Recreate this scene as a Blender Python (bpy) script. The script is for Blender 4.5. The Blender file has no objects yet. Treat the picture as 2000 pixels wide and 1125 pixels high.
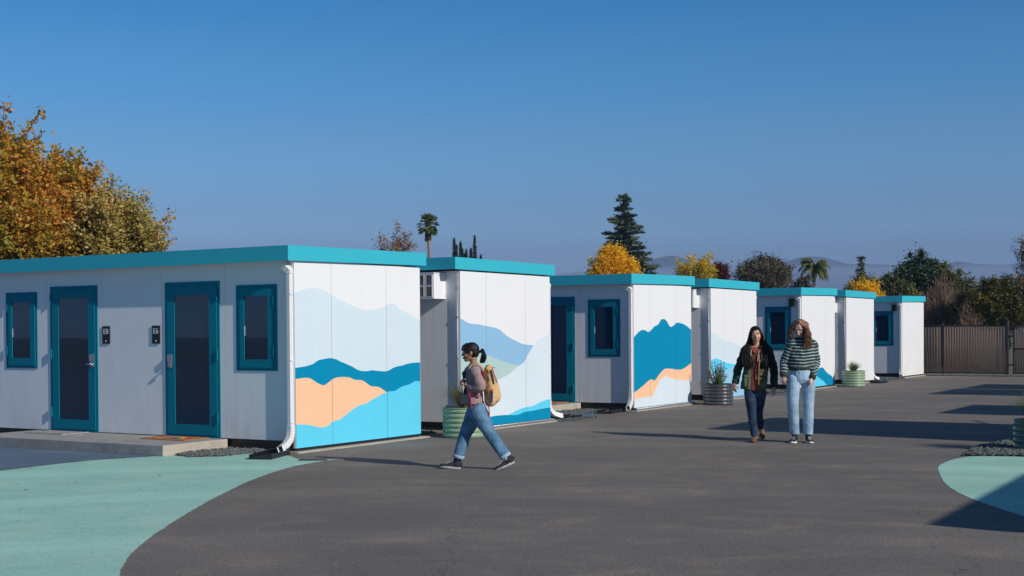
import bpy, bmesh, math, random
import numpy as np
from mathutils import Vector, Matrix, noise, Quaternion
R = math.radians
PI = math.pi
SC = bpy.context.scene
COL = SC.collection

# ------------------------------------------------------------------ camera
CAM_H = 1.56
cd = bpy.data.cameras.new('camera')
cam = bpy.data.objects.new('camera', cd); COL.objects.link(cam)
SC.camera = cam
cd.sensor_width = 36; cd.lens = 2564.66/2000*36
cd.shift_y = (683.86-562.5)/2000
cd.clip_start = .1; cd.clip_end = 20000
rr, pt = .0065, .0124
right = Vector((math.cos(rr), 0, -math.sin(rr)))
fwd = Vector((0, math.cos(pt), -math.sin(pt)))
up0 = Vector((0, math.sin(pt), math.cos(pt)))
upv = (up0*math.cos(rr) + Vector((1, 0, 0))*math.sin(rr))
right = fwd.cross(upv)
M = Matrix((right, upv, -fwd)).transposed().to_4x4()
M.translation = (0, 0, CAM_H)
cam.matrix_world = M

# ------------------------------------------------------------------ layout of the row of cabins
TH = .5412
EV = Vector((math.sin(TH), math.cos(TH), 0))          # along the row, away from the camera
SV = Vector((-math.cos(TH), math.sin(TH), 0))         # from the path towards the back of the cabins
K = .926
P0 = Vector((-3.1073*K, 18.7733*K, 0))
ROW_ROT = math.atan2(EV.y, EV.x)
def row(t, s, z=0): return P0 + EV*t + SV*s + Vector((0, 0, z))
def px(x, y, Y):                                       # point seen at that place of the picture, Y metres away
    hy = 652-.0064*(x-1000)
    return Vector(((x-1000)/2565*Y, Y, CAM_H+(hy-y)/2565*Y))

# ------------------------------------------------------------------ sun, sky, exposure
EL = R(29.1)
off = R(9.4)
hd = (-SV*math.cos(off) - EV*math.sin(off)).normalized()      # horizontal direction towards the sun
sund = (hd*math.cos(EL) + Vector((0, 0, math.sin(EL)))).normalized()
sl = bpy.data.lights.new('sun', 'SUN'); sl.energy = 4.2; sl.angle = R(.53); sl.color = (1, .94, .855)
so = bpy.data.objects.new('sun', sl); COL.objects.link(so)
so.rotation_euler = sund.to_track_quat('Z', 'Y').to_euler()
w = bpy.data.worlds.new('World'); SC.world = w; w.use_nodes = True
nt = w.node_tree; bg = nt.nodes['Background']
sky = nt.nodes.new('ShaderNodeTexSky'); sky.sky_type = 'NISHITA'; sky.sun_disc = False
sky.sun_elevation = EL; sky.sun_rotation = math.atan2(hd.x, hd.y)
sky.altitude = 0; sky.air_density = .7; sky.dust_density = 0; sky.ozone_density = 6
# evening haze near the horizon: the clear sky is dimmed and greyed smoothly by elevation, all the way round
tcw = nt.nodes.new('ShaderNodeTexCoord'); sx = nt.nodes.new('ShaderNodeSeparateXYZ'); nt.links.new(tcw.outputs['Generated'], sx.inputs[0])
cr = nt.nodes.new('ShaderNodeValToRGB'); nt.links.new(sx.outputs[2], cr.inputs[0]); cr.color_ramp.interpolation = 'EASE'
els = cr.color_ramp.elements; els[0].position = 0; els[1].position = 1
for i, (p, c) in enumerate([(0, (.40, .41, .49)), (.058, (.60, .535, .575)), (.082, (.74, .75, .735)), (.136, (.71, .95, .92)), (.19, (.48, 1.01, 1.06)), (.25, (.27, .94, 1.09)), (1, (.32, .62, .74))]):
    e = els[0] if i == 0 else (els[len(els)-1] if i == 6 else els.new(p))
    e.color = (*c, 1)
tint = nt.nodes.new('ShaderNodeMix'); tint.data_type = 'RGBA'; tint.blend_type = 'MULTIPLY'; tint.inputs[0].default_value = 1
nt.links.new(sky.outputs[0], tint.inputs[6]); nt.links.new(cr.outputs[0], tint.inputs[7]); nt.links.new(tint.outputs[2], bg.inputs[0])
bg.inputs[1].default_value = .1
SC.view_settings.view_transform = 'Standard'; SC.view_settings.look = 'None'
SC.view_settings.gamma = 1; SC.view_settings.exposure = 0; SC.view_settings.use_curve_mapping = False
SC.render.engine = 'CYCLES'

# ------------------------------------------------------------------ materials
def lin(c): 
    c = c/255
    return c/12.92 if c <= .04045 else ((c+.055)/1.055)**2.4
def rgb(r, g, b, k=1.): return (lin(r)*k, lin(g)*k, lin(b)*k)
MATS = {}
def nodes_of(m): return m.node_tree.nodes, m.node_tree.links
def mat(name, col, rough=.6, var=.08, vscale=3., bump=0., bscale=60., metal=0., spec=.5, col2=None, stretch=(1, 1, 1), trans=0., sss=0., emit=None, coord='Object', fine=0., coat=0.):
    if name in MATS: return MATS[name]
    m = bpy.data.materials.new(name); m.use_nodes = True
    n, l = nodes_of(m); b = n['Principled BSDF']
    b.inputs['Roughness'].default_value = rough; b.inputs['Metallic'].default_value = metal
    b.inputs['Specular IOR Level'].default_value = spec
    b.inputs['Coat Weight'].default_value = coat
    tc = n.new('ShaderNodeTexCoord'); mp = n.new('ShaderNodeMapping'); l.new(tc.outputs[coord], mp.inputs[0])
    mp.inputs['Scale'].default_value = stretch
    nz = n.new('ShaderNodeTexNoise'); nz.inputs['Scale'].default_value = vscale; nz.inputs['Detail'].default_value = 6
    l.new(mp.outputs[0], nz.inputs[0])
    mx = n.new('ShaderNodeMix'); mx.data_type = 'RGBA'
    a = [c*(1-var) for c in col]; c2 = [min(1, c*(1+var)) for c in (col2 or col)]
    mx.inputs[6].default_value = (*a, 1); mx.inputs[7].default_value = (*c2, 1)
    cr = n.new('ShaderNodeMapRange'); cr.inputs[1].default_value = .3; cr.inputs[2].default_value = .7
    l.new(nz.outputs[0], cr.inputs[0]); l.new(cr.outputs[0], mx.inputs[0])
    out = mx.outputs[2]
    if fine:
        nf = n.new('ShaderNodeTexNoise'); nf.inputs['Scale'].default_value = bscale*1.3; nf.inputs['Detail'].default_value = 3
        l.new(tc.outputs[coord], nf.inputs[0])
        mr = n.new('ShaderNodeMapRange'); mr.inputs[1].default_value = .3; mr.inputs[2].default_value = .7; mr.inputs[3].default_value = 1-fine; mr.inputs[4].default_value = 1+fine
        l.new(nf.outputs[0], mr.inputs[0])
        mm = n.new('ShaderNodeVectorMath'); mm.operation = 'SCALE'; l.new(out, mm.inputs[0]); l.new(mr.outputs[0], mm.inputs[3]); out = mm.outputs[0]
    l.new(out, b.inputs['Base Color'])
    if bump:
        nb = n.new('ShaderNodeTexNoise'); nb.inputs['Scale'].default_value = bscale; nb.inputs['Detail'].default_value = 5
        l.new(mp.outputs[0], nb.inputs[0])
        bp = n.new('ShaderNodeBump'); bp.inputs['Strength'].default_value = bump; bp.inputs['Distance'].default_value = .02
        l.new(nb.outputs[0], bp.inputs['Height']); l.new(bp.outputs[0], b.inputs['Normal'])
    if sss: b.inputs['Subsurface Weight'].default_value = sss; b.inputs['Subsurface Radius'].default_value = (.01, .004, .002)
    MATS[name] = m
    return m

def leaf_mat(name, cols, trans=.35, clump=.35, rough=.55):
    """cols: list of linear rgb; per-leaf random colour, shifted by soft clumps"""
    m = bpy.data.materials.new(name); m.use_nodes = True
    n, l = nodes_of(m); b = n['Principled BSDF']; b.inputs['Roughness'].default_value = rough
    g = n.new('ShaderNodeNewGeometry'); tc = n.new('ShaderNodeTexCoord')
    nz = n.new('ShaderNodeTexNoise'); nz.inputs['Scale'].default_value = clump; nz.inputs['Detail'].default_value = 2
    l.new(tc.outputs['Object'], nz.inputs[0])
    mr = n.new('ShaderNodeMapRange'); mr.inputs[1].default_value = .35; mr.inputs[2].default_value = .65
    l.new(nz.outputs[0], mr.inputs[0])
    ma = n.new('ShaderNodeMath'); ma.operation = 'MULTIPLY_ADD'; ma.inputs[1].default_value = .5
    l.new(g.outputs['Random Per Island'], ma.inputs[0]); 
    mb = n.new('ShaderNodeMath'); mb.operation = 'MULTIPLY'; mb.inputs[1].default_value = .5
    l.new(mr.outputs[0], mb.inputs[0]); l.new(mb.outputs[0], ma.inputs[2])
    cr = n.new('ShaderNodeValToRGB'); l.new(ma.outputs[0], cr.inputs[0])
    el = cr.color_ramp.elements
    for i, c in enumerate(cols):
        p = i/(len(cols)-1)
        e = el[0] if i == 0 else (el[len(el)-1] if i == len(cols)-1 else el.new(p))
        e.color = (*c, 1)
    l.new(cr.outputs[0], b.inputs['Base Color'])
    tr = n.new('ShaderNodeBsdfTranslucent'); l.new(cr.outputs[0], tr.inputs[0])
    ms = n.new('ShaderNodeMixShader'); ms.inputs[0].default_value = trans
    l.new(b.outputs[0], ms.inputs[1]); l.new(tr.outputs[0], ms.inputs[2]); l.new(ms.outputs[0], n['Material Output'].inputs[0])
    MATS[name] = m
    return m

# painted steel of the cabins: faint dents, faint streaks
def paint(name, col, rough=.42, dirt=.0, bump=.10, spec=.3):
    if name in MATS: return MATS[name]
    m = bpy.data.materials.new(name); m.use_nodes = True
    n, l = nodes_of(m); b = n['Principled BSDF']; b.inputs['Roughness'].default_value = rough
    b.inputs['Specular IOR Level'].default_value = spec
    tc = n.new('ShaderNodeTexCoord')
    def nz(sc, scale, det=4):
        mp = n.new('ShaderNodeMapping'); mp.inputs['Scale'].default_value = sc; l.new(tc.outputs['Object'], mp.inputs[0])
        q = n.new('ShaderNodeTexNoise'); q.inputs['Scale'].default_value = scale; q.inputs['Detail'].default_value = det
        l.new(mp.outputs[0], q.inputs[0]); return q.outputs[0]
    streak = nz((9, 9, .35), 1.6, 6); cloud = nz((1, 1, 1), 1.3, 5)
    ad = n.new('ShaderNodeMath'); ad.operation = 'ADD'; l.new(streak, ad.inputs[0]); l.new(cloud, ad.inputs[1])
    mr = n.new('ShaderNodeMapRange'); mr.inputs[1].default_value = .7; mr.inputs[2].default_value = 1.35
    mr.inputs[3].default_value = .97; mr.inputs[4].default_value = 1.015
    l.new(ad.outputs[0], mr.inputs[0])
    sc = n.new('ShaderNodeVectorMath'); sc.operation = 'SCALE'; sc.inputs[0].default_value = col
    l.new(mr.outputs[0], sc.inputs[3]); out = sc.outputs[0]
    if dirt:
        sp = n.new('ShaderNodeSeparateXYZ'); l.new(tc.outputs['Object'], sp.inputs[0])
        zr = n.new('ShaderNodeMapRange'); zr.inputs[1].default_value = .03; zr.inputs[2].default_value = .65; zr.inputs[3].default_value = 1; zr.inputs[4].default_value = 0; l.new(sp.outputs[2], zr.inputs[0])
        dn = n.new('ShaderNodeMapRange'); dn.inputs[1].default_value = .42; dn.inputs[2].default_value = .72; l.new(nz((2.2, 2.2, 1), 2.6, 8), dn.inputs[0])
        mu = n.new('ShaderNodeMath'); mu.operation = 'MULTIPLY'; l.new(zr.outputs[0], mu.inputs[0]); l.new(dn.outputs[0], mu.inputs[1])
        mu2 = n.new('ShaderNodeMath'); mu2.operation = 'MULTIPLY'; mu2.inputs[1].default_value = dirt; l.new(mu.outputs[0], mu2.inputs[0])
        dm = n.new('ShaderNodeMix'); dm.data_type = 'RGBA'; dm.inputs[7].default_value = (.36, .31, .25, 1); l.new(mu2.outputs[0], dm.inputs[0]); l.new(out, dm.inputs[6]); out = dm.outputs[2]
    l.new(out, b.inputs['Base Color'])
    bp = n.new('ShaderNodeBump'); bp.inputs['Strength'].default_value = bump; bp.inputs['Distance'].default_value = .03
    l.new(nz((2.2, 2.2, .5), 2.2, 3), bp.inputs['Height']); l.new(bp.outputs[0], b.inputs['Normal'])
    MATS[name] = m
    return m

def ground_mat(name, col, patch, wear, spec=.3, rough=.85, fine=.3, crack=.8):
    """asphalt or painted asphalt: fine aggregate, long wipe marks, big soft blotches"""
    m = bpy.data.materials.new(name); m.use_nodes = True
    n, l = nodes_of(m); b = n['Principled BSDF']; b.inputs['Roughness'].default_value = rough
    b.inputs['Specular IOR Level'].default_value = spec
    tc = n.new('ShaderNodeTexCoord')
    def nz(scale, det=5, sc=(1, 1, 1), rot=0, dist=0.):
        mp = n.new('ShaderNodeMapping'); mp.inputs['Scale'].default_value = sc; mp.inputs['Rotation'].default_value = (0, 0, rot)
        l.new(tc.outputs['Object'], mp.inputs[0])
        q = n.new('ShaderNodeTexNoise'); q.inputs['Scale'].default_value = scale; q.inputs['Detail'].default_value = det
        q.inputs['Distortion'].default_value = dist; q.inputs['Roughness'].default_value = .6
        l.new(mp.outputs[0], q.inputs[0]); return q.outputs[0]
    def rng(x, a, b_, c, d):
        r_ = n.new('ShaderNodeMapRange'); r_.inputs[1].default_value = a; r_.inputs[2].default_value = b_
        r_.inputs[3].default_value = c; r_.inputs[4].default_value = d; l.new(x, r_.inputs[0]); return r_.outputs[0]
    def mul(a, b_):
        q = n.new('ShaderNodeMath'); q.operation = 'MULTIPLY'; l.new(a, q.inputs[0]); l.new(b_, q.inputs[1]); return q.outputs[0]
    big = nz(.33, 7, dist=1.2); mid = nz(1.7, 8, (1, .8, 1), -.5, .8); sw = nz(.9, 9, (.8, 1.5, 1), .55, 1.4); agg = nz(34, 7); grit = nz(120, 4)
    mx = n.new('ShaderNodeMix'); mx.data_type = 'RGBA'; mx.inputs[6].default_value = (*col, 1); mx.inputs[7].default_value = (*patch, 1)
    l.new(rng(big, .42, .62, 0, 1), mx.inputs[0])
    mx2 = n.new('ShaderNodeMix'); mx2.data_type = 'RGBA'; mx2.inputs[7].default_value = (*wear, 1)
    l.new(mx.outputs[2], mx2.inputs[6]); l.new(rng(mul(mid, sw), .26, .40, 0, .6), mx2.inputs[0])
    br = mul(mul(rng(agg, .3, .7, 1-fine, 1+fine), rng(grit, .3, .7, 1-fine*.8, 1+fine*.8)), rng(sw, .3, .7, .9, 1.1))
    sc = n.new('ShaderNodeVectorMath'); sc.operation = 'SCALE'; l.new(mx2.outputs[2], sc.inputs[0]); l.new(br, sc.inputs[3])
    # hairline cracks and long faint tyre sweeps
    vc = n.new('ShaderNodeTexVoronoi'); vc.feature = 'DISTANCE_TO_EDGE'; vc.inputs['Scale'].default_value = .22
    wv = n.new('ShaderNodeVectorMath'); wv.operation = 'ADD'; wn = n.new('ShaderNodeTexNoise'); wn.inputs['Scale'].default_value = 1.3; wn.inputs['Detail'].default_value = 6
    l.new(tc.outputs['Object'], wn.inputs[0]); l.new(tc.outputs['Object'], wv.inputs[0]); l.new(wn.outputs['Color'], wv.inputs[1]); l.new(wv.outputs[0], vc.inputs['Vector'])
    crk = mul(rng(vc.outputs['Distance'], .0, .0035, crack, 1), rng(vc.outputs['Distance'], .003, .0031, 1, 1))
    wr_ = n.new('ShaderNodeTexWave'); wr_.wave_type = 'RINGS'; wr_.rings_direction = 'Z'; wr_.inputs['Scale'].default_value = .11; wr_.inputs['Distortion'].default_value = 3.5; wr_.inputs['Detail'].default_value = 3; wr_.inputs['Detail Scale'].default_value = .4
    l.new(tc.outputs['Object'], wr_.inputs[0])
    tyre = rng(wr_.outputs['Fac'], .80, .97, 1.0, 1.10)
    sc0 = n.new('ShaderNodeVectorMath'); sc0.operation = 'SCALE'; l.new(sc.outputs[0], sc0.inputs[0]); l.new(mul(crk, tyre), sc0.inputs[3]); sc = sc0
    # a few pale specks of grit
    vo = n.new('ShaderNodeTexVoronoi'); vo.inputs['Scale'].default_value = 9; l.new(tc.outputs['Object'], vo.inputs['Vector'])
    cmp_ = n.new('ShaderNodeMath'); cmp_.operation = 'LESS_THAN'; cmp_.inputs[1].default_value = .055; l.new(vo.outputs['Distance'], cmp_.inputs[0])
    sepc = n.new('ShaderNodeSeparateColor'); l.new(vo.outputs['Color'], sepc.inputs[0])
    c2 = n.new('ShaderNodeMath'); c2.operation = 'LESS_THAN'; c2.inputs[1].default_value = .16; l.new(sepc.outputs[0], c2.inputs[0])
    mk = mul(cmp_.outputs[0], c2.outputs[0])
    mx3 = n.new('ShaderNodeMix'); mx3.data_type = 'RGBA'; mx3.inputs[7].default_value = (.42, .36, .3, 1)
    l.new(sc.outputs[0], mx3.inputs[6]); l.new(mk, mx3.inputs[0])
    l.new(mx3.outputs[2], b.inputs['Base Color'])
    bp = n.new('ShaderNodeBump'); bp.inputs['Strength'].default_value = .5; bp.inputs['Distance'].default_value = .006
    l.new(agg, bp.inputs['Height']); l.new(bp.outputs[0], b.inputs['Normal'])
    MATS[name] = m
    return m

WHITE = paint('white_painted_steel', (.80, .80, .80), dirt=.22)
FASCIA = paint('turquoise_fascia_paint', (.045, .44, .54), rough=.55, bump=.05, spec=.02)
TEAL = paint('teal_door_paint', (.006, .19, .265), rough=.5, bump=.03, spec=.04)
DARK = mat('black_steel', (.012, .013, .015), rough=.45, var=.3)
GAP = mat('shadow_gap_sealant', (.12, .12, .125), rough=.9)
CONC = mat('pale_concrete', (.42, .37, .30), rough=.9, var=.14, vscale=4, bump=.35, bscale=40, fine=.12)
CONCD = mat('grey_concrete', (.30, .29, .27), rough=.9, var=.16, vscale=5, bump=.15, bscale=25, fine=.12)
PIPE = mat('white_plastic', (.74, .74, .74), rough=.35, var=.04)
GALV = mat('galvanised_pipe', (.34, .37, .42), rough=.45, var=.12, metal=.4)
CHROME = mat('brushed_steel', (.6, .6, .6), rough=.25, metal=1, var=.1)
BLACKP = mat('black_plastic', (.01, .01, .013), rough=.4, var=.2)
STONE = mat('dark_green_grey_stone', (.055, .065, .06), rough=.75, var=.35, vscale=30, col2=(.13, .14, .13))
LETTER = mat('pale_lettering', (.75, .78, .8), rough=.6, var=.02)
def glass_mat(name, tintc, alpha):
    m = bpy.data.materials.new(name); m.use_nodes = True
    n, l = nodes_of(m); n.remove(n['Principled BSDF'])
    gl = n.new('ShaderNodeBsdfGlossy'); gl.inputs['Roughness'].default_value = .015; gl.inputs[0].default_value = (.9, .95, 1, 1)
    tr = n.new('ShaderNodeBsdfTransparent'); tr.inputs[0].default_value = (*tintc, 1)
    fr = n.new('ShaderNodeFresnel'); gb = n.new('ShaderNodeNewGeometry'); io = n.new('ShaderNodeMath'); io.operation = 'MULTIPLY_ADD'; io.inputs[1].default_value = -.8333; io.inputs[2].default_value = 1.5
    l.new(gb.outputs['Backfacing'], io.inputs[0]); l.new(io.outputs[0], fr.inputs[0])
    mr = n.new('ShaderNodeMath'); mr.operation = 'MULTIPLY_ADD'; mr.inputs[1].default_value = 1.0; mr.inputs[2].default_value = .02
    l.new(fr.outputs[0], mr.inputs[0])
    ms = n.new('ShaderNodeMixShader'); l.new(mr.outputs[0], ms.inputs[0]); l.new(tr.outputs[0], ms.inputs[1]); l.new(gl.outputs[0], ms.inputs[2])
    l.new(ms.outputs[0], n['Material Output'].inputs[0]); MATS[name] = m
    return m
GLASS = glass_mat('tinted_glass', (.52, .66, .76), 1)
BLIND = mat('grey_roller_blind', (.13, .17, .21), rough=.9, var=.1)
ROOMSHADE = mat('painted_room_shade', (.06, .08, .10), rough=.9, var=.2)  # dark colour that stands in for the shade of an unlit room

# ------------------------------------------------------------------ mesh helper
class MB:
    def __init__(s, k=1., flip=None): s.v = []; s.f = []; s.m = []; s.k = k; s.flip = flip
    def add(s, vs, fs, mi=0):
        o = len(s.v)
        for p in vs:
            x, y, z = p
            if s.flip is not None: x = s.flip-x
            s.v.append((x*s.k, y*s.k, z*s.k))
        for f in fs:
            f = [o+i for i in f]
            s.f.append(f[::-1] if s.flip is not None else f); s.m.append(mi)
        return s
    def box(s, a, b, mi=0):
        x0, x1 = sorted((a[0], b[0])); y0, y1 = sorted((a[1], b[1])); z0, z1 = sorted((a[2], b[2]))
        return s.hexa([(x0, y0, z0), (x1, y0, z0), (x1, y1, z0), (x0, y1, z0), (x0, y0, z1), (x1, y0, z1), (x1, y1, z1), (x0, y1, z1)], mi)
    def hexa(s, vs, mi=0):
        return s.add(vs, [(3, 2, 1, 0), (4, 5, 6, 7), (0, 1, 5, 4), (1, 2, 6, 5), (2, 3, 7, 6), (3, 0, 4, 7)], mi)
    def tube(s, pts, rad, n=8, mi=0, square=False, cap=True, up=(0, 0, 1)):
        pts = [Vector(p) for p in pts]; N = len(pts)
        rs = rad if isinstance(rad, (list, tuple)) else [rad]*N
        vs = []; prev = None
        for i, p in enumerate(pts):
            t = (pts[min(i+1, N-1)]-pts[max(i-1, 0)]).normalized()
            if prev is None:
                u = Vector(up)
                if abs(t.dot(u)) > .95: u = Vector((1, 0, 0)) if abs(t.x) < .9 else Vector((0, 1, 0))
                a = (u-t*u.dot(t)).normalized()
            else: a = (prev-t*prev.dot(t)).normalized()
            prev = a; b = t.cross(a); r = rs[i]
            ra, rb = (r if isinstance(r, tuple) else (r, r))
            for j in range(n):
                an = 2*PI*(j+(.5 if square else 0))/n
                q = math.sqrt(2) if square else 1
                vs.append(p+a*math.cos(an)*ra*q+b*math.sin(an)*rb*q)
        fs = [(i*n+j, i*n+(j+1) % n, (i+1)*n+(j+1) % n, (i+1)*n+j) for i in range(N-1) for j in range(n)]
        if cap: fs += [tuple(range(n))[::-1], tuple((N-1)*n+j for j in range(n))]
        return s.add(vs, fs, mi)
    def lathe(s, prof, n=32, c=(0, 0, 0), mi=0, cap=True):
        vs = [(c[0]+r*math.cos(2*PI*j/n), c[1]+r*math.sin(2*PI*j/n), c[2]+z) for r, z in prof for j in range(n)]
        N = len(prof)
        fs = [(i*n+j, i*n+(j+1) % n, (i+1)*n+(j+1) % n, (i+1)*n+j) for i in range(N-1) for j in range(n)]
        if cap: fs += [tuple(range(n))[::-1], tuple((N-1)*n+j for j in range(n))]
        return s.add(vs, fs, mi)
    def build(s, name, mats, parent=None, loc=None, smooth=False, bevel=0):
        me = bpy.data.meshes.new(name); me.from_pydata([tuple(p) for p in s.v], [], s.f)
        for m_ in (mats if isinstance(mats, (list, tuple)) else [mats]): me.materials.append(m_)
        me.polygons.foreach_set('material_index', s.m)
        if smooth: me.polygons.foreach_set('use_smooth', [True]*len(s.f))
        me.update()
        o = bpy.data.objects.new(name, me); COL.objects.link(o)
        if parent: o.parent = parent
        if loc: o.location = loc
        if bevel:
            b = o.modifiers.new('bevel', 'BEVEL'); b.width = bevel; b.segments = 2; b.limit_method = 'ANGLE'
        return o
def np_mesh(name, verts, faces_n, loops, mats, parent=None, smooth=False):
    """verts Nx3 array, loops flat vertex indices, faces_n vertices per face"""
    me = bpy.data.meshes.new(name)
    nf = len(loops)//faces_n
    me.vertices.add(len(verts)); me.vertices.foreach_set('co', np.asarray(verts, dtype=np.float32).ravel())
    me.loops.add(len(loops)); me.loops.foreach_set('vertex_index', np.asarray(loops, dtype=np.int32))
    me.polygons.add(nf); me.polygons.foreach_set('loop_start', np.arange(0, len(loops), faces_n, dtype=np.int32))
    me.update(calc_edges=True); me.validate()
    for m_ in (mats if isinstance(mats, (list, tuple)) else [mats]): me.materials.append(m_)
    if smooth: me.polygons.foreach_set('use_smooth', [True]*nf)
    o = bpy.data.objects.new(name, me); COL.objects.link(o)
    if parent: o.parent = parent
    return o
def tag(o, label=None, cat=None, group=None, kind=None):
    if label: o['label'] = label
    if cat: o['category'] = cat
    if group: o['group'] = group
    if kind: o['kind'] = kind
    return o
def empty(name, loc, rz=0, label=None, cat=None, group=None):
    o = bpy.data.objects.new(name, None); COL.objects.link(o); o.location = loc; o.rotation_euler = (0, 0, rz)
    o.empty_display_size = .2
    return tag(o, label, cat, group)
def copy_tree(o, parent=None):
    c = o.copy(); COL.objects.link(c); c.parent = parent
    for ch in o.children: copy_tree(ch, c)
    return c

# ------------------------------------------------------------------ ground
def sheet(name, pts, z, m, thick=0):
    b = MB(); b.add([(p[0], p[1], z) for p in pts], [tuple(range(len(pts)))])
    o = b.build(name, m)
    if o.data.polygons[0].normal.z < 0: o.data.flip_normals()
    return tag(o, kind='structure')
ASPH = ground_mat('worn_asphalt', (.152, .133, .117), (.176, .152, .132), (.225, .185, .15), fine=.34, crack=.72)
MINT = ground_mat('mint_painted_asphalt', (.32, .57, .47), (.34, .585, .485), (.40, .53, .42), fine=.16, rough=.8, crack=.9)
BLUEG = ground_mat('blue_grey_painted_asphalt', (.10, .145, .205), (.115, .16, .22), (.14, .17, .21), fine=.12, rough=.8, crack=.9)
EARTH = ground_mat('dry_earth', (.16, .13, .09), (.12, .12, .06), (.2, .17, .11), fine=.3)
sheet('terrain', [(-4500, -300), (4500, -300), (4500, 5200), (-4500, 5200)], -.012, EARTH)
fa = row(34.35, -40); fb = row(34.35, 30)
sheet('asphalt_yard', [(-60, -70), (90, -70), (fa.x+8, fa.y), (fb.x, fb.y), (-45, 48)], 0, ASPH)
def smooth_pts(P, n=6, closed=False):
    P = [Vector(p) for p in P]; out = []
    N = len(P)
    rngi = range(N if closed else N-1)
    for i in rngi:
        g = (lambda k: P[k % N]) if closed else (lambda k: P[max(0, min(N-1, k))])
        p0, p1, p2, p3 = g(i-1), g(i), g(i+1), g(i+2)
        for j in range(n):
            t = j/n
            out.append(.5*((2*p1)+(-p0+p2)*t+(2*p0-5*p1+4*p2-p3)*t*t+(-p0+3*p1-3*p2+p3)*t**3))
    if not closed: out.append(P[-1])
    return out
curve = smooth_pts([(-2.2, 7.2), (-2.38, 7.9), (-2.57, 8.55), (-2.69, 9.1), (-2.77, 9.67), (-2.825, 10.42), (-2.855, 11.2), (-2.87, 12.25), (-2.855, 13.21), (-2.8, 14.29), (-2.65, 15.37), (-2.42, 16.05), (-2.18, 16.42)], 24)
mint = [(-12, 7)] + [(p.x, p.y) for p in curve] + [(-2.45, 16.44), (-2.62, 16.36), (-2.74, 16.58), (-2.84, 16.85), (-2.93, 17.02), (-3.3, 17.28), (-12, 22)]
mint = [(x+(.012*noise.noise(Vector((x*9, y*9, 0)))+.006*noise.noise(Vector((x*31, y*31, 2))) if x > -3.2 else 0), y) for x, y in mint]
sheet('mint_painted_path', mint, .003, MINT)
bgp = [row(-1.35, 1.32), row(-1.05, .55)]
bgp = [(-4.62, 17.75)] + [(p.x, p.y) for p in smooth_pts([(-4.62, 17.02), (-4.98, 16.75), (-5.3, 16.5), (-5.62, 15.98), (-5.98, 15.29), (-6.6, 14.1), (-7.5, 12.4), (-8.6, 10.5)], 5)] + [(-14, 10.5), (-14, 24), (-7, 21)]
sheet('blue_grey_painted_path', bgp, .008, BLUEG)
mr_ = smooth_pts([(4.26, 11.36), (4.25, 12.0), (4.3, 12.7), (4.42, 13.4), (4.6, 14.1), (4.8, 14.8), (4.97, 15.25), (5.22, 15.72), (5.5, 16.1), (5.75, 16.3), (6.1, 16.25), (6.6, 16.05)], 20)
mr_ = [Vector((p.x+.010*noise.noise(p.to_3d()*9), p.y+.006*noise.noise(p.to_3d()*25))) for p in mr_]
sheet('mint_painted_corner', [(4.3, 10.6)] + [(p.x, p.y) for p in mr_] + [(9, 15), (9, 9)], .003, MINT)
for i in (1, 3, 5):
    t0 = ((i//2)*11.1227+4.3187+3.1138)*K
    q = [row(t0+.05, -.2), row(t0+.05, 6), row(t0+3.3, 6), row(t0+3.3, .35), row(t0+2.2, .2), row(t0+1.0, -.25)]
    sheet('court_paving', [(p.x, p.y) for p in q], .004, BLUEG)
# small surface drain by the first cabin
b = MB()
for k in range(12): b.box((-2.66+k*.028, 16.28, .004), (-2.646+k*.028, 16.42, .014))
b.box((-2.67, 16.27, .002), (-2.31, 16.43, .007))
tag(b.build('drain_grate', DARK), 'small dark slotted drain grate in the ground in front of the nearest cabin', 'drain')

def stones(name, poly, n, label, size=(.02, .042), seed=1, cat='gravel', heap=.0):
    rnd = random.Random(seed); b = MB()
    xs = [p[0] for p in poly]; ys = [p[1] for p in poly]
    def inside(x, y):
        c = False; j = len(poly)-1
        for i in range(len(poly)):
            if (poly[i][1] > y) != (poly[j][1] > y) and x < (poly[j][0]-poly[i][0])*(y-poly[i][1])/(poly[j][1]-poly[i][1])+poly[i][0]: c = not c
            j = i
        return c
    k = 0
    while k < n:
        x = rnd.uniform(min(xs), max(xs)); y = rnd.uniform(min(ys), max(ys))
        if not inside(x, y): continue
        k += 1
        r = rnd.uniform(*size); z = rnd.uniform(.2, 1)*r*.6+rnd.random()*heap
        a = rnd.uniform(0, PI); vs = []
        for (dx, dy, dz) in ((1, 0, 0), (-1, 0, 0), (0, 1, 0), (0, -1, 0), (0, 0, 1), (0, 0, -1), (.7, .7, .5), (-.7, -.6, .5), (.6, -.7, .4), (-.6, .7, .4)):
            q = r*rnd.uniform(.7, 1.15); X = dx*q*1.15; Y = dy*q*.85
            vs.append((x+X*math.cos(a)-Y*math.sin(a), y+X*math.sin(a)+Y*math.cos(a), z+dz*q*.75))
        b.add(vs, [(4, 6, 9), (4, 9, 7), (4, 7, 8), (4, 8, 6), (6, 0, 2), (6, 2, 9), (9, 2, 1), (9, 1, 7), (7, 1, 3), (7, 3, 8), (8, 3, 0), (8, 0, 6), (0, 5, 2), (2, 5, 1), (1, 5, 3), (3, 5, 0)])
    return tag(b.build(name, STONE), kind='stuff')

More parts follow.
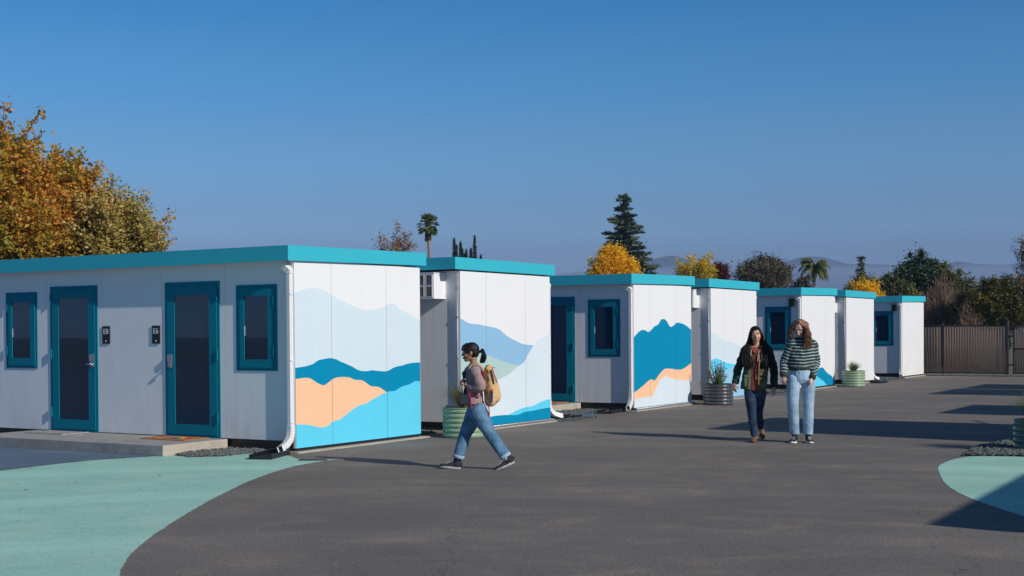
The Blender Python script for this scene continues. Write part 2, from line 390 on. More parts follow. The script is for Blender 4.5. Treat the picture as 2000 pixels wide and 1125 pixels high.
# ------------------------------------------------------------------ cabins
W, L = 3.1138, 6.6
def interp(curve):
    xs = [p[0] for p in curve]; zs = [p[1] for p in curve]
    def f(x):
        if x <= xs[0]: return zs[0]
        if x >= xs[-1]: return zs[-1]
        for i in range(len(xs)-1):
            if xs[i] <= x <= xs[i+1]:
                t = (x-xs[i])/(xs[i+1]-xs[i]+1e-9)
                p0 = zs[max(0, i-1)]; p1 = zs[i]; p2 = zs[i+1]; p3 = zs[min(len(zs)-1, i+2)]
                v = .5*(2*p1+(p2-p0)*t+(2*p0-5*p1+4*p2-p3)*t*t+(3*p1-p0-3*p2+p3)*t**3)
                return max(min(v, max(p1, p2)+.02), min(p1, p2)-.02)
    return f
SEAMS = [(.004, .832), (.838, 2.196), (2.202, W-.004)]
def mural(parent, bands):
    for li, (name, col, x0, x1, top, bot) in enumerate(bands):
        ft = interp(top); fb_ = (interp(bot) if isinstance(bot, list) else (lambda x, v=bot: v))
        b = MB(K); y = -.0028*(li+1)
        for (a, c) in SEAMS:
            a = max(a, x0); c = min(c, x1)
            if c-a < .02: continue
            n = max(2, int((c-a)/.025)); T = []; B_ = []
            for i in range(n+1):
                x = a+(c-a)*i/n; w_ = .004*noise.noise((x*9, li*7.3, 0))+.002*noise.noise((x*31, li*3.3, 5))
                tz = min(2.695, ft(x)+w_); bz = fb_(x); tz = max(tz, bz+.0005)
                T.append((x, y, tz)); B_.append((x, y, bz))
            vs = T+B_; fs = [(n+1+i, n+2+i, i+1, i) for i in range(n)]
            b.add(vs, fs)
            # thickness of the paint film: top edge
            o2 = [(p[0], y+.0026, p[2]) for p in T]
            b.add(T+o2, [(i, i+1, n+2+i, n+1+i) for i in range(n)])
        b.build('painted_hill', paint('mural_'+name, col, rough=.6, spec=.12), parent)
WH = (.80, .80, .80)
C = dict(pale=rgb(212, 228, 235, .93), deep=rgb(0, 140, 181, .93), peach=rgb(251, 200, 160, .93), aqua=rgb(98, 210, 240, .93),
         blue=rgb(146, 191, 223, .93), sage=rgb(181, 208, 203, .93), pale2=rgb(217, 230, 237, .93), sky=rgb(150, 200, 228, .93))
MUR = {
 0: [('pale', C['pale'], 0, W, [(0, 2.225), (.152, 2.271), (.338, 2.304), (.528, 2.305), (.696, 2.279), (.826, 2.217), (1.063, 2.144), (1.315, 2.07), (1.573, 2.016), (1.838, 2.009), (2.054, 2.038), (2.247, 2.1), (2.414, 2.103), (2.554, 2.025), (2.811, 1.961), (2.956, 1.901), (3.11, 1.86)], 0),
     ('deep', C['deep'], 0, W, [(0, 1.152), (.23, 1.17), (.395, 1.199), (.538, 1.254), (.707, 1.273), (.839, 1.276), (1.051, 1.219), (1.303, 1.144), (1.509, 1.075), (1.666, 1.061), (1.799, 1.07), (1.987, 1.055), (2.194, 1.046), (2.401, 1.1), (2.657, 1.134), (2.859, 1.16), (3.11, 1.165)], 0),
     ('peach', C['peach'], 0, 2.19, [(0, .993), (.228, 1.004), (.345, .985), (.486, .922), (.615, .883), (.726, .91), (.859, .971), (.998, .988), (1.25, .977), (1.378, .935), (1.559, .922), (1.795, .824), (1.984, .804), (2.19, .717)], 0),
     ('aqua', C['aqua'], 0, W, [(0, .343), (.173, .332), (.336, .31), (.549, .265), (.694, .272), (.851, .336), (1.015, .364), (1.295, .478), (1.502, .547), (1.607, .554), (1.82, .622), (2.19, .717), (2.396, .728), (2.595, .787), (2.797, .816), (2.943, .859), (3.11, .858)], 0)],
 1: [('blue', C['blue'], 0, 2.484, [(0, 1.887), (.261, 1.81), (.612, 1.786), (.973, 1.748), (1.25, 1.706), (1.532, 1.584), (1.853, 1.492), (2.115, 1.43), (2.484, 1.406)], 0),
     ('sage', C['sage'], 0, 1.97, [(0, 1.22), (.37, 1.273), (.815, 1.25), (1.151, 1.179), (1.463, 1.107), (1.97, 1.035)], 0),
     ('pale2', C['pale2'], 0, W, [(0, .767), (.6, .74), (1.208, .793), (1.587, .89), (1.945, 1.03), (2.11, 1.086), (2.279, 1.242), (2.484, 1.406), (2.726, 1.527), (3.11, 1.608)], 0),
     ('aqua', C['aqua'], 1.55, W, [(1.55, .15), (1.61, .165), (1.837, .215), (2.166, .258), (2.436, .268), (2.78, .337), (3.11, .368)], 0),
     ('deep', C['deep'], .55, W, [(.55, .1), (.923, .151), (1.325, .16), (1.61, .144), (1.868, .136), (2.165, .174), (2.401, .178), (2.778, .199), (3.11, .204)], 0)],
 2: [('deep', C['deep'], 0, W, [(0, 1.53), (.226, 1.633), (.447, 1.689), (.6, 1.675), (.745, 1.644), (.897, 1.686), (1.051, 1.76), (1.283, 1.816), (1.417, 1.914), (1.575, 1.932), (1.717, 1.89), (1.86, 1.788), (1.93, 1.762), (1.997, 1.758), (2.119, 1.795), (2.284, 1.852), (2.616, 1.83), (2.868, 1.773), (3.11, 1.698)], 0),
     ('peach', C['peach'], 0, W, [(0, .34), (.469, .47), (.846, .591), (1.059, .568), (1.308, .693), (1.585, .8), (1.864, .803), (2.436, .764), (2.73, .8), (2.943, .857), (3.11, .897)], 0),
     ('pale2', C['pale2'], 0, W, [(0, .164), (.172, .206), (.841, .214), (.956, .241), (1.15, .412), (1.346, .551), (1.55, .625), (1.662, .63), (2.023, .572), (2.433, .531), (2.853, .507), (3.11, .526)], 0)],
 3: [('pale', C['pale'], 0, 2.9, [(0, 1.612), (.2, 1.595), (.381, 1.568), (.6, 1.48), (.807, 1.421), (1.293, 1.381), (1.842, 1.294), (2.199, 1.147), (2.6, .8), (2.9, .35)], 0),
     ('aqua', C['aqua'], 0, 2.6, [(0, .948), (.327, .984), (.61, .936), (.897, .875), (1.287, .83), (1.685, .791), (2.2, .615), (2.6, .2)], 0),
     ('sky', C['sky'], 0, W, [(0, .664), (.701, .626), (1.484, .752), (2.2, .6), (3.11, .2)], 0)],
 4: [('deep', C['deep'], 1.1, W, [(1.1, .3), (1.428, .44), (1.6, .535), (1.793, .555), (2.003, .523), (2.214, .419), (2.535, .326), (2.805, .261), (3.024, .144), (3.11, .071)], 0),
     ('aqua', C['aqua'], .3, 2.33, [(.3, .1), (.7, .38), (.95, .42), (1.222, .333), (1.581, .24), (1.998, .128), (2.33, .004)], 0)],
 5: [], 6: []}

def frame_ring(b, y0, y1, z0, z1, Y0, Y1, Z0, Z1, xa, xb, mi=0):
    """ring between outer rect (y0..y1,z0..z1) and inner rect, from x=xa (face) to xb (back)"""
    b.box((xa, y0, z0), (xb, Y0, z1), mi); b.box((xa, Y1, z0), (xb, y1, z1), mi)
    b.box((xa, Y0, z0), (xb, Y1, Z0), mi); b.box((xa, Y0, Z1), (xb, Y1, z1), mi)

def window(parent, y0, y1, flip, hinge_low=True, y_in=(.485, .935)):
    """casement on the x=0 wall between y0 and y1"""
    mk = lambda: MB(K, flip)
    b = mk(); frame_ring(b, y0, y1, 1.105, 2.36, y0+.06, y1-.06, 1.165, 2.30, -.012, .02)
    w_ = b.build('window', TEAL, parent)
    b = mk(); g0, g1 = y0+.165, y1-.165
    frame_ring(b, y0+.045, y1-.075, 1.15, 2.315, g0, g1, 1.272, 2.195, -.024, -.0122)
    b.build('sash', TEAL, w_)
    b = mk(); b.box((-.0118, g0-.004, 1.268), (-.007, g1+.004, 2.199)); b.build('pane', GLASS, w_)
    b = mk(); b.box((-.004, g0-.003, 1.269), (.006, g1+.003, 2.198)); b.build('blind', BLIND, w_)
    b = mk(); b.box((-.0165, g1-.012, 1.62), (-.0125, g1+.0, 1.76)); b.build('inner_handle', PIPE, w_)
    for z in (1.32, 2.05):
        b = mk(); hy = y0+.055 if hinge_low else y1-.045; b.box((-.034, hy-.014, z), (-.0245, hy+.014, z+.15)); b.build('hinge', TEAL, w_)
    return w_
def door(parent, y0, y1, flip, lock_hi=True):
    mk = lambda: MB(K, flip)
    b = mk(); frame_ring(b, y0, y1, .096, 2.435, y0+.05, y1-.05, .13, 2.38, -.013, .02)
    d = b.build('door', TEAL, parent)
    g0, g1 = y0+.205, y1-.205
    b = mk(); frame_ring(b, y0+.052, y1-.052, .132, 2.378, g0, g1, .285, 2.238, -.022, -.004)
    b.build('door_leaf', TEAL, d)
    b = mk(); b.box((-.0125, g0-.004, .28), (-.0085, g1+.004, 2.243)); b.build('pane', GLASS, d)
    b = mk(); b.box((-.0022, g0-.02, .27), (.004, g1+.02, 2.26)); b.build('room_shade_sheet', ROOMSHADE, d)  # thin sheet with the room's shade painted in, no room behind it
    b = mk(); b.box((-.006, g0+.002, .29), (-.003, g1-.002, 2.2)); b.build('blind', BLIND, d)
    hy = y0+.035 if lock_hi else y1-.035
    for z in (.32, 1.26, 2.15):
        b = mk(); b.box((-.044, hy-.009, z), (-.0225, hy+.009, z+.16)); b.box((-.026, hy-.02, z+.01), (-.0224, hy+.045*(1 if lock_hi else -1), z+.15)); b.build('hinge', TEAL, d)
    ly = y1-.115 if lock_hi else y0+.115
    b = mk(); b.box((-.027, ly-.05, 1.14), (-.0225, ly+.05, 1.34)); b.box((-.056, ly-.035, 1.235), (-.027, ly+.035, 1.335))
    lk = b.build('keypad_lock', CHROME, d, bevel=.004)
    b = mk(); b.tube([(-.026, ly, 1.185), (-.07, ly, 1.185), (-.078, ly+(-.025 if lock_hi else .025), 1.183), (-.078, ly+(-.07 if lock_hi else .07), 1.178)], .013, 8)
    b.build('handle', CHROME, lk, smooth=True)
    b = mk(); b.tube([(-.024, ly, 1.165), (-.034, ly, 1.165)], .03, 12); b.build('rose', CHROME, lk, smooth=True)
    return d

def cabin(i, flip, label, lamp=False, ac=False, loc=None, rz=None, cond=False, zs=1.0):
    """odd houses (flip None) have doors on the x=0 wall; flip=W mirrors the body"""
    t0 = ((i//2)*11.1227+(i % 2)*4.3187)*K if i is not None else 0
    pos = loc if loc is not None else row(t0, 0, .06)
    root = empty('cabin', pos, ROW_ROT if rz is None else rz, label, 'cabin', 'white cabins with turquoise roof edges')
    mk = lambda: MB(K, flip)
    root.scale = (1, 1, zs)
    b = mk(); b.box((-.08, -.12, -.0648), (W+.10, L+.1, -.045)); b.build('foundation', CONC, root)
    b = mk(); b.box((.012, .012, -.044), (W-.012, L-.012, -.002)); b.box((.03, .03, -.002), (W-.03, L-.03, .102)); b.build('base_beam', DARK, root)
    b = mk(); b.box((.03, .03, .104), (W-.03, L-.03, 2.72)); b.build('inner_box', GAP, root)
    # end wall towards the path: three steel panels
    for (a, c) in ((0, .835), (.835, 2.199), (2.199, W)):
        b = MB(K); b.box((a+(.003 if a else .0), 0, 0), (c-(.003 if c < W else 0), .028, 2.705)); b.build('wall_panel', WHITE, root)
    ys = [.0285, 1.33, 2.635, 3.944, 5.252, L]
    for a, c in zip(ys[:-1], ys[1:]):
        b = mk(); b.box((0, a+(.003 if a > .1 else 0), .102), (.029, c-(.003 if c < L else .03), 2.705)); b.build('wall_panel', WHITE, root)
        b = mk(); b.box((W-.029, a+.003, .102), (W, c-.003-(.03 if c == L else 0), 2.705)); b.build('wall_panel', WHITE, root)
    b = mk(); b.box((.0, L-.0295, .102), (W, L, 2.705)); b.build('wall_panel', WHITE, root)
    # corner trims, a little proud
    b = MB(K); b.box((-.004, .03, .09), (.0285, .07, 2.704)); b.box((-.004, -.0042, .002), (-.0002, .0298, 2.704)); b.build('corner_trim', WHITE, root)
    b = MB(K); b.box((W+.0002, -.0042, .002), (W+.004, .07, 2.704)); b.build('corner_trim', WHITE, root)
    # roof: near edge low, far edge high for odd ones (it drains towards the downspout)
    za0, za1, zb0, zb1 = 2.68, 2.898, 2.745, 2.952
    if flip is not None: za0, za1, zb0, zb1 = 2.725, 2.932, 2.733, 2.936   # (mirrored below: far side low)
    o, o2, f0, f1 = (.18 if flip is None else .212), .135, -.045, L+.045
    def zz(x, lo): 
        t = (x+o)/(W+o+o2); return (za0+(zb0-za0)*t) if lo else (za1+(zb1-za1)*t)
    def board(nm, x0, x1, y0, y1, m_=FASCIA, dl=0, dh=0):
        b = MB(K)
        b.hexa([(x0, y0, zz(x0, 1)+dl), (x1, y0, zz(x1, 1)+dl), (x1, y1, zz(x1, 1)+dl), (x0, y1, zz(x0, 1)+dl),
                (x0, y0, zz(x0, 0)+dh), (x1, y0, zz(x1, 0)+dh), (x1, y1, zz(x1, 0)+dh), (x0, y1, zz(x0, 0)+dh)])
        return b.build(nm, m_, root)
    board('fascia', -o, W+o2, f0, f0+.018); board('fascia', -o, W+o2, f1-.018, f1)
    for a, c in ((f0+.0185, 3.33), (3.333, f1-.0185)):
        board('fascia', -o, -o+.018, a, c); board('fascia', W+o2-.018, W+o2, a, c)
    board('roof_deck', -o+.0185, W+o2-.0185, f0+.0185, f1-.0185, WHITE, .022, -.012)
    # doors, windows
    window(root, .318, 1.103, flip, True)
    door(root, 1.432, 2.553, flip, True)
    door(root, 4.045, 5.150, flip, False)
    window(root, 5.472, 6.245, flip, False)
    # downspout at the corner
    b = mk(); X = -.042; SY = .05; OS = .15 if i in (0, 4, 6) else .2
    b.tube([(-.09, OS, 2.70), (-.09, OS, 2.66), (-.085, OS-.01, 2.63), (-.055, SY+.03, 2.575), (X, SY, 2.55), (X, SY, 2.50)], [(.042, .036)]*6, 4, square=True)
    b.tube([(X, SY, 2.50), (X, SY, .30)], [(.037, .031)]*2, 4, square=True)
    dsp = b.build('downspout', PIPE, root, bevel=.004)
    b = mk(); path = smooth_pts([(X, SY, .335), (X, SY, .25), (-.075, SY-.01, .15), (-.17, .02, .075), (-.30, -.02, .035), (-.38, -.045, .02)], 8)
    b.tube(path, [((.045, .040) if k % 3 else (.040, .035)) for k in range(len(path))], 4, square=True, cap=False)
    b.build('elbow', PIPE, dsp)
    b = mk(); path = smooth_pts([(-.09, OS, 2.655), (-.085, OS-.01, 2.63), (-.055, SY+.03, 2.575), (X, SY, 2.545)], 6)
    b.tube(path, [((.047, .041) if k % 3 else (.042, .036)) for k in range(len(path))], 4, square=True, cap=False)
    b.build('elbow', PIPE, dsp)
    for z in (.36, 1.25, 2.2):
        b = mk(); b.box((-.0045, SY-.039, z), (-.078, SY-.0325, z+.02)); b.box((-.0735, SY-.039, z), (-.077, SY+.039, z+.02)); b.build('strap', PIPE, dsp)
    if ac:
        b = MB(K); b.box((-.36, .3, 2.235), (-.0, 1.2, 2.665)); b.box((-.367, .29, 2.655), (-.0, 1.21, 2.672)); b.box((-.364, .295, 2.228), (0, 1.205, 2.245))
        a = b.build('air_conditioner', WHITE, root)
        for k in range(5):
            for z in (2.265, 2.46):
                y = .335+k*.17
                b = MB(K); b.box((-.3635, y, z), (-.3605, y+.115, z+.165)); g = b.build('grille', DARK, a)
                b = MB(K); frame_ring(b, y-.01, y+.125, z-.01, z+.175, y, y+.115, z, z+.165, -.369, -.3602); b.build('grille_frame', WHITE, g)
                b = MB(K)
                for q in range(4): b.box((-.3665, y+.015+q*.027, z), (-.3638, y+.021+q*.027, z+.165))
                tag(b.build('grille_bars', GALV, g), kind='stuff')
    if lamp:
        b = MB(K); b.box((-.125, .2, 2.36), (-.005, .35, 2.59)); lp = b.build('wall_lamp', BLACKP, root, bevel=.006)
        b = MB(K)
        for q in range(5): b.box((-.131, .205, 2.375+q*.045), (-.1255, .345, 2.395+q*.045))
        b.build('louvre', DARK, lp)
    if cond:
        b = MB(K); b.tube([(-.022, .05, -.03), (-.022, .05, 2.66)], .014, 8); c_ = b.build('conduit', GALV, root, smooth=True)
        for z in (.5, 1.2, 1.9, 2.4):
            b = MB(K); b.box((-.04, .028, z), (-.004, .072, z+.025)); b.build('clip', GALV, c_)
    return root

def base_pipe(root, x0=.3):
    b = MB(K); b.tube([(x0, -.05, -.02), (W-.02, -.05, -.02), (W+.08, -.06, -.035)], .019, 8); p = b.build('conduit', GALV, root, smooth=True)
    for x in (.6, 1.2, 1.8, 2.4, 2.95):
        b = MB(K); b.box((x, -.075, -.045), (x+.03, -.0, .004)); b.build('clip', GALV, p)

CL = ['nearest white cabin, orange and blue hills painted on its end, two teal doors',
      'white cabin behind the walker, end painted with a blue slope over pale sage',
      'white cabin whose end shows one large deep blue mountain above a peach ridge',
      'white cabin with pale and aqua hills behind the dark grey planter',
      'white cabin behind the striped sweater, small blue mountain low on its end',
      'plain white cabin end behind the small green planter with a grass tuft',
      'farthest white cabin, plain end, standing next to the slatted fence']
cabs = []
for i in range(7):
    c = cabin(i, None if i % 2 == 0 else W, CL[i], lamp=i in (4, 6), ac=i in (1, 3, 5), cond=i in (1, 3, 5))
    cabs.append(c); mural(c, MUR[i])
    if i in (1, 2, 3): base_pipe(c, .02 if i != 1 else .3)

# door signs on the nearest cabin
def sign(y, txt, label):
    r_ = empty('door_sign', row(0, 0, .06)+SV*(y*K)+Vector((0, 0, 1.505*K))-EV*(.001), ROW_ROT, label, 'sign', 'door number signs')
    b = MB(K); b.box((-.014, -.083, 0), (-.0, .083, .278)); b.build('plate', BLACKP, r_, bevel=.003)
    cu = bpy.data.curves.new('t', 'FONT'); cu.body = txt; cu.size = .112; cu.extrude = .001; cu.align_x = 'CENTER'; cu.space_character = 1.08; cu.offset = .0
    to = bpy.data.objects.new('t', cu); COL.objects.link(to); bpy.context.view_layer.update()
    dg = bpy.context.evaluated_depsgraph_get(); me = bpy.data.meshes.new_from_object(to.evaluated_get(dg)); bpy.data.objects.remove(to)
    me.transform(Matrix(((0, 0, -1, -.0142), (-1, 0, 0, .002), (0, 1, 0, .142), (0, 0, 0, 1))) @ Matrix.Diagonal((.92, 1, 1, 1)))
    me.materials.append(LETTER); o = bpy.data.objects.new('lettering', me); COL.objects.link(o); o.parent = r_
    b = MB(K); b.tube([(-.0135, 0, .042), (-.018, 0, .042)], .011, 14); b.build('door_bell', LETTER, r_, smooth=True)
sign(2.75, 'E6', 'black door sign reading E6 beside the right door of the nearest cabin')
sign(3.848, 'E8', 'black door sign reading E8 beside the left door of the nearest cabin')

# concrete steps and doormats
def step(i, label):
    t0 = ((i//2)*11.1227)*K; b = MB()
    r_ = b.box((-1.21, 1.19, 0), (-.012, 5.05, .146)).build('concrete_step', [CONCD], loc=row(t0, 0), bevel=.012)
    r_.rotation_euler = (0, 0, ROW_ROT)
    me = r_.data; me.materials.append(CONC)
    for p in me.polygons:
        if abs(p.normal.y) > .5: p.material_index = 1
    tag(r_, label, 'step', 'concrete door steps')
step(0, 'long low concrete step below the E6 and E8 doors')
step(2, 'concrete step at the door of the third cabin, seen past the second cabin')
COIR = mat('orange_coir', (.42, .17, .05), rough=1, var=.25, vscale=60, bump=.6, bscale=200)
MATG = mat('pale_grey_mat', (.36, .34, .34), rough=1, var=.25, vscale=20, bump=.5, bscale=200)
def doormat(t, s, label, kind):
    r_ = empty('doormat', row(t, s, .1465), ROW_ROT, label, 'doormat', 'doormats')
    b = MB(); b.box((-.24, -.42, 0), (.24, .42, .014)); b.build('pile', COIR if kind else MATG, r_, bevel=.004)
    if kind:
        cols = [(.5, .02, .02), (.75, .18, .01), (.8, .5, .02), (.05, .3, .05), (.03, .06, .35), (.15, .02, .25)]
        for k, c in enumerate(cols):
            R1 = .30-k*.036; R0 = R1-.036; n = 20; b = MB()
            P = [(-.14+R_*math.sin(PI*j/n)*1.15, -R_*math.cos(PI*j/n), .0155) for R_ in (R1, R0) for j in range(n+1)]
            b.add(P, [(j, n+1+j, n+2+j, j+1) for j in range(n)]); o = b.build('rainbow_stripe', mat('stripe%d' % k, c, rough=1, var=.2, vscale=80), r_)
            if o.data.polygons[0].normal.z < 0: o.data.flip_normals()
    else:
        b = MB(); frame_ring(b, -.40, .40, -.22, .22, -.385, .385, -.2, .2, 0, .001)
        b.v = [(p[2], p[1], .0142+p[0]) for p in b.v]; b.build('border', BLACKP, r_)
doormat(-.33, 2.02*K, 'orange coir doormat with a rainbow at the E6 door', 1)
doormat(-.33, 4.62*K, 'pale grey doormat with a dark border at the E8 door', 0)
doormat(11.1227*2*K/2-.33, 2.02*K, 'orange doormat on the step of the third cabin', 1)

# splash blocks below the downspouts
def splash(t, s, rz, label, ln=.62):
    r_ = MB()
    r_.box((-ln/2, -.13, 0), (ln/2, .13, .018)); r_.box((-ln/2, -.15, 0), (ln/2, -.1305, .062)); r_.box((-ln/2, .1305, 0), (ln/2, .15, .062)); r_.box((ln/2+.0005, -.15, 0), (ln/2+.02, .15, .075))
    for k in range(3): r_.box((-ln/2+.02, -.07+k*.06, .0182), (ln/2-.02, -.055+k*.06, .028))
    o = r_.build('splash_block', BLACKP, loc=row(t, s, .006), bevel=.004); o.rotation_euler = (0, 0, ROW_ROT+rz)
    tag(o, label, 'splash block', 'splash blocks below the downspouts')
splash(-.62, -.10, R(22), 'black splash block under the downspout of the nearest cabin', .7)
splash(7.62, .1, R(170), 'black splash block at the far corner of the second cabin')
splash(9.62, .2, R(8), 'dark splash block on the stones under the third cabin downspout', .7)
splash(26.4, -.45, R(172), 'dark splash block beside the corner of the plain cabin by the small green planter')
splash(17.9, .25, R(170), 'dark splash block between the two women, behind their legs')
# gravel beds
def rp(*q): return [tuple(row(t, s)[:2]) for t, s in q]
stones('gravel', rp((-1.0, 1.18), (-1.12, .8), (-.85, .52), (-.3, .45), (.0, .5), (0, 1.18)), 900, '', (.022, .042), 1)
stones('gravel', rp((8.0, 1.3), (8.5, .45), (9.6, .45), (10.25, .1), (10.25, 1.3)), 900, '', (.022, .042), 2)
stones('gravel', rp((7.0, -.02), (7.2, -.2), (8.3, -.25), (8.2, -.05), (7.3, .15)), 220, '', (.015, .035), 3)
stones('gravel', rp((17.0, .6), (19.0, -.1), (20.4, .1), (20.4, .9), (17.3, 1.2)), 700, '', (.022, .045), 4)
stones('gravel', rp((27.4, .5), (28.2, .0), (30.7, -.1), (30.7, .9), (27.4, 1.2)), 900, '', (.022, .045), 5)
stones('gravel', rp((33.3, -.15), (34.2, -.6), (34.5, -9), (34.0, -9), (33.4, -2)), 1600, '', (.022, .05), 6)
stones('gravel', rp((3.0, .3), (3.8, .3), (3.8, 1.5), (3.0, 1.5)), 500, '', (.022, .045), 7)
stones('gravel', [(5.6, 16.35), (5.95, 17.0), (6.3, 17.6), (6.9, 18.3), (8.2, 18.1), (8.2, 15.9), (6.9, 16.0), (6.2, 16.25)], 5200, '', (.018, .036), 8, heap=.02)

# ------------------------------------------------------------------ planters
def planter(pos, m, label, r=.315, h=.44):
    root = empty('planter', pos, 0, label, 'planter', 'corrugated round planters')
    prof = [(r*.96, 0)]; n = 6
    for k in range(n*10+1):
        z = h*k/(n*10); a = (z/h*n) % 1
        prof.append((r+.010*(abs(math.sin(PI*a))**.7*2-1), z))
    prof += [(r+.012, h+.004), (r+.012, h+.016), (r-.014, h+.016), (r-.014, h-.05)]
    MB().lathe(prof, 56, cap=False).build('barrel', m, root, smooth=True)
    b = MB(); nr = 7; ns = 28; rnd = random.Random(int(pos[0]*100)); vs = [(0, 0, h-.0)]
    for i in range(1, nr+1):
        for j in range(ns):
            a = 2*PI*j/ns; q = (r-.016)*i/nr; vs.append((q*math.cos(a), q*math.sin(a), h-.035+rnd.uniform(0, .035)))
    fs = [(0, 1+j, 1+(j+1) % ns) for j in range(ns)] + [(1+i*ns+j, 1+(i+1)*ns+j, 1+(i+1)*ns+(j+1) % ns, 1+i*ns+(j+1) % ns) for i in range(nr-1) for j in range(ns)]
    b.add(vs, fs).build('mulch', mat('brown_mulch', (.09, .035, .02), rough=1, var=.5, vscale=40, bump=1, bscale=90), root)
    for sgn in (R(-100), R(-60), R(-140)):
        b = MB()
        for q in range(6):
            z = h*(q+.5)/6; c = Vector((math.cos(sgn)*(r+.02), math.sin(sgn)*(r+.02), z)); b.tube([c-Vector((math.cos(sgn), math.sin(sgn), 0))*.01, c+Vector((math.cos(sgn), math.sin(sgn), 0))*.004], .006, 6)
        tag(b.build('bolt_row', GALV, root), kind='stuff')
    return root
GREENP = mat('sage_green_enamel', (.25, .35, .225), rough=.42, var=.1)
GREYP = mat('dark_grey_enamel', (.06, .063, .075), rough=.3, var=.1)
TEALP = mat('dark_green_enamel', (.05, .13, .11), rough=.3, var=.1)
def blades(pos, n, h, spread, m, label, seed=1, w0=.006, name='grass_plant', droop=.5, cat='plant'):
    rnd = random.Random(seed); b = MB()
    for k in range(n):
        a = rnd.uniform(0, 2*PI); q = rnd.random()**.7*spread; ln = h*rnd.uniform(.55, 1.1); r0 = rnd.uniform(0, .07)
        p = Vector((math.cos(a)*r0, math.sin(a)*r0, 0)); d = Vector((math.cos(a), math.sin(a), 0)); sd = Vector((-d.y, d.x, 0)); vs = []; ns = 5
        for i in range(ns+1):
            t = i/ns; c = p+d*q*(t**1.5)+Vector((0, 0, ln*(t-droop*q/spread*t*t*.8))); ww = w0*(1-t*.9)
            vs += [c-sd*ww, c+sd*ww]
        b.add(vs, [(2*i, 2*i+1, 2*i+3, 2*i+2) for i in range(ns)])
    o = b.build(name, m, loc=pos); return tag(o, label, cat)
OLIVE = leaf_mat('dry_olive_blades', [rgb(70, 70, 40), rgb(120, 115, 70), rgb(165, 150, 110)], .3)
GRASSG = leaf_mat('green_blades', [rgb(60, 85, 45), rgb(100, 130, 70), rgb(150, 160, 100)], .3)
pl = [(row(3.27, -.53), GREENP, 'sage green corrugated planter behind the walker with the backpack'), (row(13.2, -.62), GREYP, 'dark grey corrugated planter with flowers in front of the fourth cabin'),
      (row(23.55, -.52), GREENP, 'sage green corrugated planter standing at the plain cabin end'), (Vector((6.83, 17.0, -.05)), TEALP, 'dark green corrugated planter on dark stones at the right edge')]
for p, m_, lb in pl: planter(p, m_, lb)
H_ = Vector((0, 0, .42))
blades(pl[0][0]+H_, 420, .52, .50, OLIVE, 'dry olive grass tuft in the green planter behind the walker', 1)
blades(pl[2][0]+H_, 380, .34, .32, GRASSG, 'fine green grass tuft in the small far green planter', 2)
blades(pl[3][0]+H_, 520, .50, .56, GRASSG, 'green and straw grass in the planter at the right edge', 3, .007)
# flowering shrub in the grey planter
rnd = random.Random(5); r_ = empty('flowering_shrub', pl[1][0]+H_, 0, 'leafy shrub with purple flower spikes in the dark grey planter', 'plant')
bs = MB(); bl = MB(); bf = MB()
for k in range(60):
    a = rnd.uniform(0, 2*PI); q = rnd.random()**.7*.24; h = rnd.uniform(.18, .42); tip = Vector((math.cos(a)*q*1.1, math.sin(a)*q*1.1, h)); base = Vector((math.cos(a)*q*.3, math.sin(a)*q*.3, 0))
    bs.tube([base, base.lerp(tip, .5)+Vector((0, 0, .02)), tip], [.004, .003, .002], 3)
    for i in range(16):
        c = base.lerp(tip, rnd.uniform(.1, .95)); d = Vector((rnd.gauss(0, 1), rnd.gauss(0, 1), rnd.gauss(.3, .6))).normalized(); e_ = d.orthogonal().normalized(); ll = rnd.uniform(.03, .055)
        bl.add([c, c+d*ll*.5+e_*.009, c+d*ll, c+d*ll*.5-e_*.009], [(0, 1, 2, 3)])
    if k % 3 == 0:
        for i in range(14):
            c = tip+Vector((rnd.gauss(0, .008), rnd.gauss(0, .008), rnd.uniform(-.02, .13))); e_ = Vector((rnd.gauss(0, 1), rnd.gauss(0, 1), rnd.gauss(0, 1))).normalized()*.012; f_ = e_.orthogonal()
            bf.add([c-e_, c+f_, c+e_, c-f_], [(0, 1, 2, 3)])
bs.build('stems', mat('green_stem', (.06, .09, .03)), r_)
bl.build('leaves', leaf_mat('shrub_leaf', [rgb(40, 60, 30), rgb(80, 110, 50), rgb(120, 140, 70)]), r_)['kind'] = 'stuff'
bf.build('flowers', leaf_mat('purple_flower', [rgb(110, 70, 110), rgb(160, 110, 150)]), r_)['kind'] = 'stuff'

